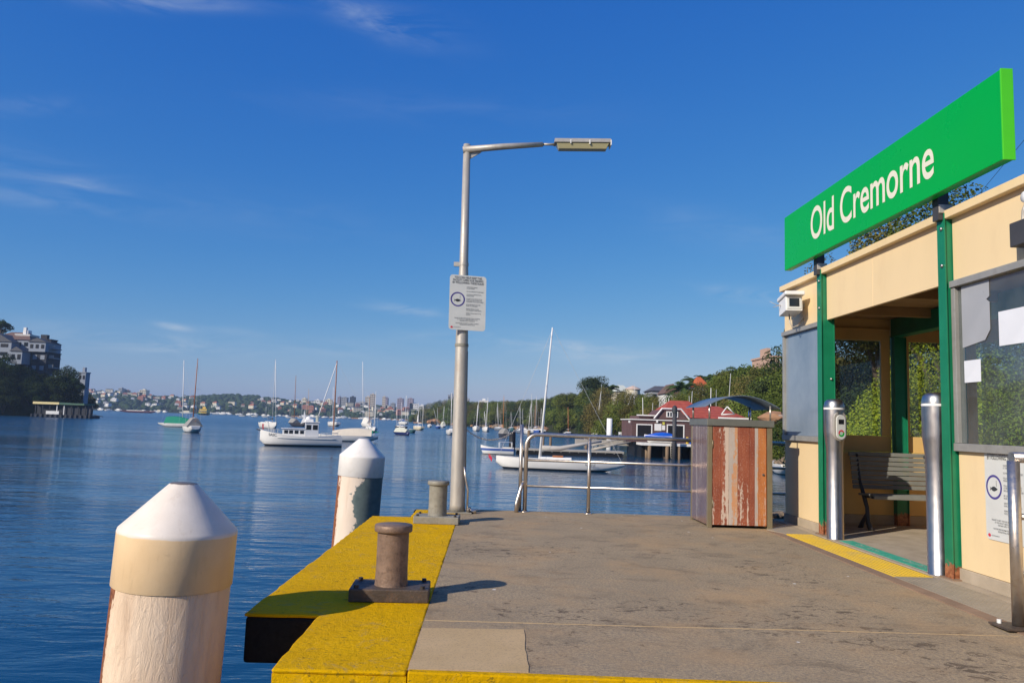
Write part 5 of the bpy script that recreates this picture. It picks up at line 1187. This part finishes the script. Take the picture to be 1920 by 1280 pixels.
for px, ywl, k, lb, mt in [(258, 773.5, 10, 'long dark red barge low on the far water', 'hull_barge'), (299, 774, 5, 'small white launch underway before the far shore', None), (350, 775.5, 8, 'cream tour boat near the far shore behind the green-tented boat', None)]:
    q = ground(px, ywl, WATER); root = thing('harbour_launch', q, lb, 'boat')
    LL = (34, 7, 16)[(10, 5, 8).index(k)]; hb, dk = hull_mesh(LL, 4, 1.8, stern_w=.7)
    hb.build('hull', P_('hull_barge', (.16, .05, .06)) if mt else HW, root); MB().box(-LL*.3, LL*.2, -1.5, 1.5, 1.8, 3.6 if not mt else 2.4).build('cabin', HC if not mt else HW, root)
# ------------------------------------------------------------ boatshed
YS = 86.0
def sx(px): return at(px, 800, YS).x
def sz(px, py): return at(px, py, YS).z
bsx0, bsx1 = sx(1185), sx(1400); zD = sz(1200, 828); zT = sz(1200, 787)
bs = thing('boatshed', ((bsx0+bsx1)/2, YS, zD), 'maroon boathouse on piles with red tiled roof and white trim', 'boathouse')
OB = Vector(((bsx0+bsx1)/2, YS, zD))
def BX(name, mat, x0, x1, y0, y1, z0, z1, par=None, **k): return MB().box(x0-OB.x, x1-OB.x, y0-OB.y, y1-OB.y, z0-OB.z, z1-OB.z).build(name, mat, par or bs, **k)
w0 = BX('wall', M['maroon'], bsx0, bsx1, YS, YS+6.8, zD, zT)
BX('parapet_trim', M['trim'], bsx0-.15, bsx1+.1, YS-.15, YS+6.9, zT, zT+.11)
r = MB()
for k in range(11): r.box(-(bsx1-bsx0)/2, (bsx1-bsx0)/2, -.02, -.004, .25+k*.24, .262+k*.24)
r.build('weatherboard_line', M['dark'], bs)
for (pa, pb, pt_, pb_) in ((1193, 1223, 794, 818), (1250, 1283, 795, 818)):
    xa, xb = sx(pa), sx(pb); za, zb = sz(pa, pb_)-.1, sz(pa, pt_)
    op = BX('opening_shade', M['dark'], xa+.12, xb-.12, YS-.03, YS-.021, za, zb-.12)  # dark panel on the solid wall, painted as the shaded interior
    for a_, b_, c_, d_ in ((xa, xa+.12, za, zb), (xb-.12, xb, za, zb), (xa+.121, xb-.121, zb-.12, zb)): BX('frame', M['trim'], a_, b_, YS-.07, YS-.022, c_, d_, op)
BX('notice_board', M['trim'], sx(1227), sx(1240), YS-.06, YS-.022, sz(1230, 807), sz(1230, 794)); BX('notice_board', P_('yellow_notice', (.62, .58, .10)), sx(1242), sx(1246), YS-.06, YS-.022, sz(1243, 796), sz(1243, 791)); BX('notice_board', M['trim'], sx(1241), sx(1247), YS-.06, YS-.022, sz(1243, 806), sz(1243, 797))
for px in (1178, 1230): BX('wall_lamp', M['trim'], sx(px), sx(px+3), YS-.2, YS-.022, sz(px, 792), sz(px, 788))
# gable front and tiled roofs
gx0, gx1, gxa, gxb = sx(1229), sx(1291), sx(1243), sx(1276); zg0, zg1 = zT+.17, sz(1260, 768)
g = MB().prism([(gx0-OB.x, zg0-OB.z), (gx1-OB.x, zg0-OB.z), (gxb-OB.x, zg1-OB.z), (gxa-OB.x, zg1-OB.z)], 'y', .3, 5.9).build('gable', M['maroon'], bs)
for (xa, za, xb, zb) in ((gx0-.15, zg0, gxa-.05, zg1+.1), (gxb+.05, zg1+.1, gx1+.15, zg0), (gxa-.1, zg1+.05, gxb+.1, zg1+.05)):
    MB().tube([(xa-OB.x, .1, za-OB.z+.05), (xb-OB.x, .1, zb-OB.z+.05)], .085, 4, sm=False).build('bargeboard', M['trim'], bs)
wz0, wz1 = sz(1260, 782), sz(1260, 771); wa, wb_ = sx(1250), sx(1272)
wi = BX('window', M['trim'], wa, wb_, YS+.2, YS+.29, wz0, wz1)
for k in range(4): BX('pane', M['dark_glass'], wa+.12+k*(wb_-wa-.1)/4, wa+(k+1)*(wb_-wa-.1)/4-.02, YS+.17, YS+.19, wz0+.1, wz1-.1, wi)
zr = sz(1290, 749)
def roof(name, base, ridge):
    (xa, ya, xb, yb, z0), (ra, rb, ry, z1) = base, ridge
    vs = [(xa, ya, z0), (xb, ya, z0), (xb, yb, z0), (xa, yb, z0), (ra, ry, z1), (rb, ry, z1)]
    vs = [(x-OB.x, y-OB.y, z-OB.z) for x, y, z in vs]
    return MB().add(vs, [(0, 1, 5, 4), (1, 2, 5), (2, 3, 4, 5), (3, 0, 4), (0, 3, 2, 1)]).build(name, M['tiles'], bs)
roof('roof', (gx0+.6, YS+.5, sx(1345), YS+10, sz(1290, 783)), (sx(1273), sx(1310), YS+4.5, zr))
roof('roof', (sx(1283), YS-.2+.6, sx(1412), YS+10.5, sz(1350, 785)), (sx(1312), sx(1372), YS+5.2, sz(1340, 759)))
BX('rear_parapet', M['trim'], sx(1199), sx(1234), YS+1.5, YS+1.8, sz(1215, 779), sz(1215, 777)); BX('rear_wall', M['maroon'], sx(1204), sx(1240), YS+1.85, YS+7.8, zT+.17, sz(1215, 779))
BX('gutter', M['trim'], sx(1348), sx(1409), YS+.0, YS+.3, sz(1380, 785.5), sz(1380, 782.5))
for (a_, b_) in (((1352, 777), (1363, 762)), ((1363, 762), (1377, 776)), ((1352, 777), (1377, 776))):
    q0, q1 = at(a_[0], a_[1], YS)-OB, at(b_[0], b_[1], YS)-OB
    MB().tube([(q0.x, -.1, q0.z), (q1.x, -.1, q1.z)], .07, 4).build('roof_brace', M['trim'], bs)
# deck on piles
BX('deck', M['trim'], sx(1193), bsx1+2, YS-3.2, YS-.16, zD-.28, zD-.02); BX('under_deck_shade', M['dark'], sx(1200), bsx1+2, YS-1.0, YS+8, WATER-.5, zD-.3)  # near-black block paints in the shade below the deck
for px in (1208, 1240, 1262, 1290, 1330, 1370):
    for yy in (YS-3.0, YS-1.6):
        MB().tube([(sx(px)-OB.x, yy-OB.y, WATER-1-OB.z), (sx(px)-OB.x, yy-OB.y, -.3)], .2, 10).build('pile', M['timber'], bs)
ld = MB()
for s_ in (1245, 1253): ld.tube([(sx(s_)-OB.x, -3.35, WATER+.2-OB.z), (sx(s_)-OB.x, -3.35, .3)], .05, 6)
for k in range(7): ld.tube([(sx(1245)-OB.x, -3.35, -1.5+k*.25), (sx(1253)-OB.x, -3.35, -1.5+k*.25)], .035, 6)
ld.build('ladder', M['pontoon'], bs)
# covered boat on the shed deck
q = at(1237, 822, YS-2); cb2 = thing('covered_boat', (q.x, YS-1.8, zD-.02), 'white boat under a bright blue tarpaulin on the boathouse deck', 'boat')
hb, dk = hull_mesh(3.3, 1.3, .5, stern=.02, stern_w=.8); hb.xf(Matrix.Rotation(math.pi, 4, 'Z')); hb.xf(Matrix.Translation((0, 0, .26))); hb.build('hull', HW, cb2)
b = MB(); n = 8; vs = []
for k in range(n+1):
    t = k/n; x = -1.65+3.4*t; z = .72+.62*math.sin(math.pi*min(1, t*.75+.12))**1.3*(.4+.6*t); w_ = .7*math.sin(math.pi*(.12+.76*t))**.5
    vs += [(x, -w_, .68), (x, -w_*.5, z*.93), (x, 0, z), (x, w_*.5, z*.93), (x, w_, .68)]
b.add(vs, [(5*k+j, 5*k+j+1, 5*k+j+6, 5*k+j+5) for k in range(n) for j in range(4)]); b.add(vs[-5:], [(0, 1, 2, 3, 4)]); b.build('tarpaulin', M['blue_tarp'], cb2)
for lb, px, w_, h_, mt in [('yellow drum on the boathouse deck', 1281, .3, .7, P_('drum_yellow', (.7, .45, .03))), ('blue drum on the boathouse deck beside the yellow one', 1288, .35, .45, M['blue_tarp'])]:
    o = MB().lathe([(0, 0), (w_*.5, 0), (w_*.5, h_*.3), (w_*.54, h_*.33), (w_*.5, h_*.36), (w_*.5, h_), (w_*.3, h_*1.05), (0, h_*1.06)], seg=16).build('drum', mt, label=lb, cat='drum'); o.location = (sx(px), YS-1.9, zD-.02)
# ------------------------------------------------------------ generic buildings
def building(name, label, px0, px1, pyt, Yd, depth, wall, roofm=None, rh=0, storeys=3, cols=3, group=None, zb=None, cat='building', hip=True, bal=False, winmat=None, rz=0, gable_front=False):
    a, c = at(px0, pyt, Yd), at(px1, pyt, Yd); W = c.x-a.x; cx = (a.x+c.x)/2; zt = (a.z+c.z)/2; zb = zt-storeys*3 if zb is None else zb
    root = thing(name, (cx, Yd, zb), label, cat, group, rz); H = zt-zb
    wl_ = MB().box(-W/2, W/2, 0, depth, 0, H).build('wall', wall, root)
    n = max(1, storeys); st = H/n
    if n*cols <= 24:
        for i in range(n):
            for j in range(cols):
                x = -W/2+W*(j+.5)/cols; ww = W/cols*.27
                wn_ = MB().box(x-ww, x+ww, -.10, -.03, st*i+st*.35, st*i+st*.75).build('window', M['dark_glass'] if winmat is None else winmat, wl_)
    else:
        r = MB()
        for i in range(n):
            for j in range(cols):
                x = -W/2+W*(j+.5)/cols; ww = W/cols*.30; r.box(x-ww, x+ww, -.2, .0, st*i+st*.3, st*i+st*.75)
        o = r.build('window', M['dark_glass'], wl_); o['kind'] = 'stuff'
    if bal:
        for i in range(n): MB().box(W*.1, W/2+2.4, -1.6, depth*.8, st*i+st*.02, st*i+st*.12).box(W*.1, W/2+2.4, -1.62, -1.56, st*i+st*.14, st*i+st*.38).build('balcony', P_('balcony_grey', (.30, .30, .30), .8), root)
    if roofm:
        e = .4
        if gable_front: vs, fs = [(-W/2-e, -e, H), (W/2+e, -e, H), (W/2+e, depth, H), (-W/2-e, depth, H), (0, -e, H+rh), (0, depth, H+rh)], [(0, 1, 4), (1, 2, 5, 4), (2, 3, 5), (3, 0, 4, 5), (0, 3, 2, 1)]
        else:
            k = W*.28 if hip else 0; vs, fs = [(-W/2-e, -e, H), (W/2+e, -e, H), (W/2+e, depth+e, H), (-W/2-e, depth+e, H), (-W/2+k, depth/2, H+rh), (W/2-k, depth/2, H+rh)], [(0, 1, 5, 4), (1, 2, 5), (2, 3, 4, 5), (3, 0, 4), (0, 3, 2, 1)]
        MB().add(vs, fs).build('roof', roofm, root)
    else: MB().box(-W/2-.2, W/2+.2, -.2, depth+.2, H, H+.35).box(-W*.2, W*.15, depth*.3, depth*.7, H+.35, H+2).build('roof', wall, root)
    return root
WC = P_('house_cream', (.66, .60, .46), .8); WW = P_('house_white', (.72, .71, .68), .8); WG = P_('house_grey', (.30, .31, .33), .8); WP = P_('house_pink', (.48, .32, .24), .8); WBK = P_('brick', (.34, .15, .10), .85); RG = P_('roof_grey', (.10, .10, .11), .8); RP = P_('roof_pale', (.55, .58, .50), .8)
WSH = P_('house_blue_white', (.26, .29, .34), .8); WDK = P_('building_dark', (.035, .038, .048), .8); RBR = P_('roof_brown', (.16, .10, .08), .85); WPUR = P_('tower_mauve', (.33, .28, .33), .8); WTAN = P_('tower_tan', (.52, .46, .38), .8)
GH = 'houses on the right-hand hillside'
building('house', 'pale cream house with low pale green roof just right of the skyline date palm', 1155, 1180, 734, 215, 8, WC, RP, 2.0, 2, 3, GH)
o = thing('round_house', (at(1192, 729, 205).x, 209, at(1192, 729, 205).z-5), 'round cream tower house with shallow pink conical roof on the skyline', 'house', GH)
MB().lathe([(1.9, 0), (1.9, 5)], seg=20).build('wall', WC, o); MB().lathe([(2.2, 5), (1.9, 5.35), (0, 6.1)], seg=20).build('roof', P_('roof_pink', (.55, .42, .34), .8), o)
building('house', 'long grey-roofed house on the skyline above the boathouse', 1222, 1268, 733, 185, 9, WG, RG, 1.4, 2, 4, GH)
building('house', 'white house with a steep front gable under the grey-roofed house', 1247, 1276, 738, 168, 7, WW, RBR, 2.2, 2, 2, GH, gable_front=True)
building('house', 'white house with bright orange tiled roof among the palms', 1309, 1326, 724, 150, 6, WW, M['tiles_orange'], 2.0, 2, 2, GH)
building('apartment_block', 'pink apartment block peeking over the trees at the right of the hill', 1441, 1462, 670, 140, 9, WP, None, 0, 3, 3, GH)
building('tower', 'pale blue-white tower top above the trees behind the lamp post', 840, 853, 741, 700, 12, WSH, None, 0, 5, 3, zb=0, cat='tower block')
building('tower', 'white tower block above the wood right of the lamp post', 899, 916, 751, 690, 12, WW, None, 0, 4, 4, zb=0, cat='tower block')
building('tower', 'grey-blue tower block above the wood behind the raked mast', 1019, 1032, 748, 600, 12, WSH, None, 0, 5, 3, zb=0, cat='tower block')
building('tower', 'small pale block above the wood just right of the lamp post', 872, 880, 748, 700, 10, WG, None, 0, 4, 2, zb=0, cat='tower block')
# ------------------------------------------------------------ left headland buildings
YL = 282
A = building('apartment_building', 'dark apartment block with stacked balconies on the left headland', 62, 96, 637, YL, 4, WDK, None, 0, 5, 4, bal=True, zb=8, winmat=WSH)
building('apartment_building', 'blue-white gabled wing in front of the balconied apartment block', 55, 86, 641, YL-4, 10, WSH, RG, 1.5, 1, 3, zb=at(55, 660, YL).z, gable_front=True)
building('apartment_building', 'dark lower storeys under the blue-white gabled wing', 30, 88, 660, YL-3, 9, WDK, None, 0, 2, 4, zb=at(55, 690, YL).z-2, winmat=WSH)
building('apartment_building', 'small blue-white gabled wing lower on the left headland', 20, 42, 658, YL-8, 8, WSH, RG, 1.6, 1, 2, zb=at(30, 684, YL).z, gable_front=True)
building('apartment_building', 'long white building with brown roof at the far left', -20, 56, 636, YL+3, 12, WSH, RBR, 3.2, 2, 6, zb=at(30, 672, YL).z)
building('apartment_building', 'white gabled end cut by the left picture edge', -30, 22, 640, YL-2, 9, WSH, RG, 3, 2, 2, zb=at(10, 672, YL).z, gable_front=True)
building('stair_tower', 'white rooftop plant room with chimney above the brown roof', 29, 56, 628, YL+6, 6, WW, None, 0, 1, 2, zb=at(40, 640, YL).z)
MB().box(-.5, .5, -.5, .5, 0, 2.6).build('chimney', WW, label='white chimney standing above the rooftop plant room', cat='chimney').location = (at(41, 628, YL+6).x, YL+8, at(41, 628, YL+6).z+.4)
B2 = building('apartment_building', 'narrow grey framed apartment block by the water at the tip of the headland', 148, 161, 699, 274, 3, WSH, None, 0, 4, 2, zb=WATER+2)
# ferry wharf on the headland
q0, q1 = at(68, 780, 250), at(178, 783, 250); zf = at(120, 757, 250).z; cx = (q0.x+q1.x)/2; Wd = q1.x-q0.x
fw = thing('ferry_wharf', (cx, 250, WATER), 'low roofed ferry wharf on piles at the foot of the left headland', 'wharf')
zr_ = zf-WATER
MB().box(-Wd/2, Wd/2, -2.9, 3, -.3, .9).build('platform', WDK, fw)
MB().box(-Wd/2+.5, -Wd/2+8.6, -3.4, 3.2, zr_-.25, zr_+.45).build('roof', P_('roof_yellow', (.72, .60, .30), .7), fw); MB().box(-Wd/2+8.62, Wd/2-2, -3.3, 3.2, zr_-.25, zr_+.3).build('roof', P_('roof_green', (.08, .15, .10), .8), fw)
for k in range(9): MB().box(-Wd/2+1+k*2.2, -Wd/2+1.25+k*2.2, -2.8, -2.55, .9, zr_-.25).build('post', WW if 2 < k < 5 else WDK, fw)
MB().box(-Wd/2+4.5, -Wd/2+8.5, -2.9, -2.7, 1., 2.0).build('railing', WW, fw); MB().box(-Wd/2+9, Wd/2-1.5, -2.2, 1, .9, zr_-.3).build('waiting_room', WDK, fw); MB().box(-Wd/2+1, -Wd/2+8.9, -1.6, 2.2, .9, zr_-.3).build('rear_wall', WDK, fw)
for k in range(12): MB().tube([(-Wd/2+.3+k*Wd/12, -3.1, -1.5), (-Wd/2+.3+k*Wd/12, -3.1, 1.0)], .25, 8).build('pile', WDK, fw)
MB().tube([(Wd/2, -3, -1), (Wd/2, -3, 3)], .5, 8).build('pile', WDK, fw); MB().tube([(Wd/2, -3, 1.6), (Wd/2+2, -3, 1.0), (Wd/2+4, -3, .7)], .12, 6).build('mooring_boom', WDK, fw)
for k in range(5):
    q = thing('deck_lantern', (at(75+k*9, 770, 259).x, 259.6, WATER+.9), 'x', 'bin') if False else None
# lighthouse on the point
p = ground(783.5, 792.5, WATER); Yq = 560; q = at(783.5, 791, Yq)
lt = thing('lighthouse', (q.x, Yq, q.z), 'small white lighthouse on the tip of the wooded point', 'lighthouse'); u = Yq/F
MB().lathe([(2.2*u, 0), (1.6*u, 2*u), (1.4*u, 9*u)], seg=14).build('tower', WW, lt); MB().lathe([(2.1*u, 9*u), (2.1*u, 9.6*u), (1.2*u, 9.7*u), (1.2*u, 12*u), (1.7*u, 12.1*u), (0, 14*u)], seg=14).build('lantern', WW, lt)
MB().box(q.x-3, q.x+3, Yq-3, Yq+4, WATER-.5, q.z).build('lighthouse_rock', M['rock_orange'], label='low rock ledge carrying the small white lighthouse', cat='rock')
# shore rocks
rng = random.Random(33); iv2 = iv
def rock(px, py, Yd, r, label, group, mat='rock'):
    q = at(px, py, Yd); sd_ = rng.uniform(0, 99)
    b = MB().add([(v.x*r*(1+.5*noise.noise(v*1.7+Vector((sd_, 0, 0)))), v.y*r*.8, v.z*r*.5*(1+.5*noise.noise(v*1.9+Vector((0, sd_, 0))))) for v in iv2], ifc)
    o = b.build('rock', M[mat], label=label, cat='rock', group=group); o.location = q; o.rotation_euler = (0, 0, rng.uniform(0, 3))
for i in range(44):
    Yd = rng.uniform(300, 590); X = shore_x(Yd)+rng.uniform(-1, 1.5); px = 925+X/Yd*F
    rock(px, hor(px)+(EYE-WATER-.4)/Yd*F, Yd, rng.uniform(1.2, 3.2), 'brown boulder on the shore below the distant wood', 'boulders along the wooded shore', ('rock', 'rock_orange')[i % 2])
for i in range(7): rock(806+i*3.5, 791-2.2*math.sin(i*.5), 520, 2.8, 'orange sandstone outcrop beside the point with small blue boats', 'orange outcrop rocks on the point', 'rock_orange')
for i in range(14): rock(1446+i*3.0, 870-i*.3+rng.uniform(-5, 2), 70-i*1.2, rng.uniform(.3, .7), 'boulder on the near shore between the cabinet and the shelter', 'shore boulders right of the cabinet')
for i in range(7): rock(1452+i*3.2, 968+rng.uniform(-5, 3), 12.4+.2*i, rng.uniform(.07, .13), 'small stone heaped behind the wharf beside the shelter corner', 'small stones behind the wharf')
rock(1450, 783, 66, 1.2, 'tan rubble heap on the shore by the blue-capped piles', None, 'rock_orange')
# ------------------------------------------------------------ far shore houses and towers
rng = random.Random(77)
def far_house(W, D, H, rh, wall, roofm, seed):
    b = MB().box(-W/2, W/2, -D/2, D/2, 0, H, 0)
    n = max(2, int(W/3.2))
    for i in range(int(H/3)):
        for j in range(n): x = -W/2+W*(j+.5)/n; b.box(x-.55, x+.55, -D/2-.12, -D/2+.05, i*3+.9, i*3+2.2, 2)
    e = .4; k = W*.22
    b.add([(-W/2-e, -D/2-e, H), (W/2+e, -D/2-e, H), (W/2+e, D/2+e, H), (-W/2-e, D/2+e, H), (-W/2+k, 0, H+rh), (W/2-k, 0, H+rh)], [(0, 1, 5, 4), (1, 2, 5), (2, 3, 4, 5), (3, 0, 4), (0, 3, 2, 1)], 1)
    return b.build('house', [wall, roofm, M['dark_glass']])
ROR = P_('roof_red', (.34, .12, .07), .85); ROW = P_('roof_white', (.55, .54, .52), .8)
protos = [(far_house(9, 8, 6, 2.5, WW, RG, 1), 'white house with dark roof on the far hillside'), (far_house(11, 9, 6, 3, WC, ROR, 2), 'cream house with red roof on the far hillside'), (far_house(13, 9, 9, 2.5, WBK, ROR, 3), 'red brick house on the far hillside'),
          (far_house(8, 7, 5, 2, WW, ROW, 4), 'all-white house on the far hillside'), (far_house(16, 9, 9, 1, WC, RG, 5), 'long cream apartment house on the far hillside')]
uf = [False]*5
for i in range(170):
    px = rng.uniform(172, 800); Yd = 1106+rng.random()**.8*310; X = (px-925)/F*Yd; j = rng.choices((0, 1, 2, 3, 4), (4, 3, 2, 5, 2))[0]
    if 395 < px < 480 and Yd > 1250: continue
    pr, lb = protos[j]; z = far_h(px, Yd)
    if not uf[j]: o = pr; uf[j] = True; o['label'] = lb; o['category'] = 'house'; o['group'] = lb.replace('house', 'houses', 1)
    else: o = pr.copy(); COL.objects.link(o)
    o.location = (X, Yd, z+rng.uniform(1.5, 4.5)); o.rotation_euler = (0, 0, rng.uniform(-.5, .5)); k = rng.uniform(.42, .8); o.scale = (k, k, k)
TW = [(257, 267, 735, WTAN, 'cream twin tower block on the far left hillside', 9), (262, 274, 731, WC, 'tallest pale tower block on the far left hillside', 10), (222, 229, 728, WG, 'small grey tower on the far left skyline', 5), (281, 296, 746, WBK, 'red brick block below the pale tower block', 4), (300, 316, 748, WBK, 'red brick block near the green-tented yacht', 4), (184, 198, 735, WW, 'white low block at the left end of the far shore', 2),
      (396, 408, 760, RP, 'pale green block at the waterline right of the ferry', 4), (633, 638, 744, WPUR, 'slim mauve tower left of the domed block', 6), (640, 651, 745, WG, 'grey block with a rounded top on the skyline', 7), (656, 665, 744, WDK, 'dark grey tower between the domed and the wide pale towers', 6), (660, 670, 768, RP, 'pale green block low on the far shore in the middle', 3), (648, 656, 761, RP, 'yellowish tower low on the far slope', 5),
      (685, 694, 744, WTAN, 'left half of the wide pale tower block', 9), (694, 703, 739, WTAN, 'taller right half of the wide pale tower block', 11), (666, 690, 754, WG, 'long low pale block under the wide towers', 2), (717, 723, 744, WTAN, 'slim tan tower right of the wide pale towers', 7), (723, 727, 746, WPUR, 'slim blue-grey tower joined to the tan one', 7), (723, 730, 760, WW, 'white pair of blocks below the slim towers', 5), (732, 740, 756, WG, 'dark block with rounded roof', 4),
      (745, 756, 747, WPUR, 'mauve-brown tower left of the thin white mast', 9), (764, 775, 747, WPUR, 'pinkish-brown tower right of the thin white mast', 8), (768, 773, 755, WP, 'pink block in front of the pinkish tower', 5), (773, 784, 757, WW, 'white apartment block at the right end of the far skyline', 5), (786, 796, 760, WW, 'small white block above the point', 3), (536, 545, 770, WP, 'pink block low on the shore below the hill', 3), (546, 552, 771, WP, 'second pink block low on the shore', 3), (590, 600, 750, WW, 'white block on the skyline right of the hill', 3), (566, 574, 747, WC, 'cream block on the skyline behind the masts', 3), (610, 622, 749, WC, 'wide cream block on the skyline near the brown mast', 4)]
for (a, c, yt, wm, lb, st) in TW:
    Yd = 1340 if yt < hor((a+c)/2)-12 else 1150
    pz = at(a, yt, Yd).z
    building('tower', lb, a, c, yt, Yd, 14, wm, None, 0, st, 3, 'tower blocks of the far shore', zb=min(far_h((a+c)/2, Yd)-2, pz-st*3), cat='tower block')
# sandy foreshore
MB().box(-(790-560)/2*.78, (790-560)/2*.78, -1.5, 1.5, 0, 1.6).build('far_foreshore', M['rock_orange'], kind='structure').location = ((675-925)/F*1098, 1098, WATER)
# ------------------------------------------------------------ haze
hz = MB().box(-7000, 7000, -3500, 7000, WATER-3.5, 47).build('haze', [bpy.data.materials.new('haze_air')], kind='stuff', label='thin blue haze over the harbour', cat='haze')
hm = hz.data.materials[0]; hm.use_nodes = True; hm.node_tree.nodes.clear()
ho = hm.node_tree.nodes.new('ShaderNodeOutputMaterial'); hv = hm.node_tree.nodes.new('ShaderNodeVolumePrincipled')
hv.inputs['Color'].default_value = (.55, .74, 1, 1); hv.inputs['Density'].default_value = .0002; hv.inputs['Anisotropy'].default_value = .1
hm.node_tree.links.new(hv.outputs[0], ho.inputs['Volume'])
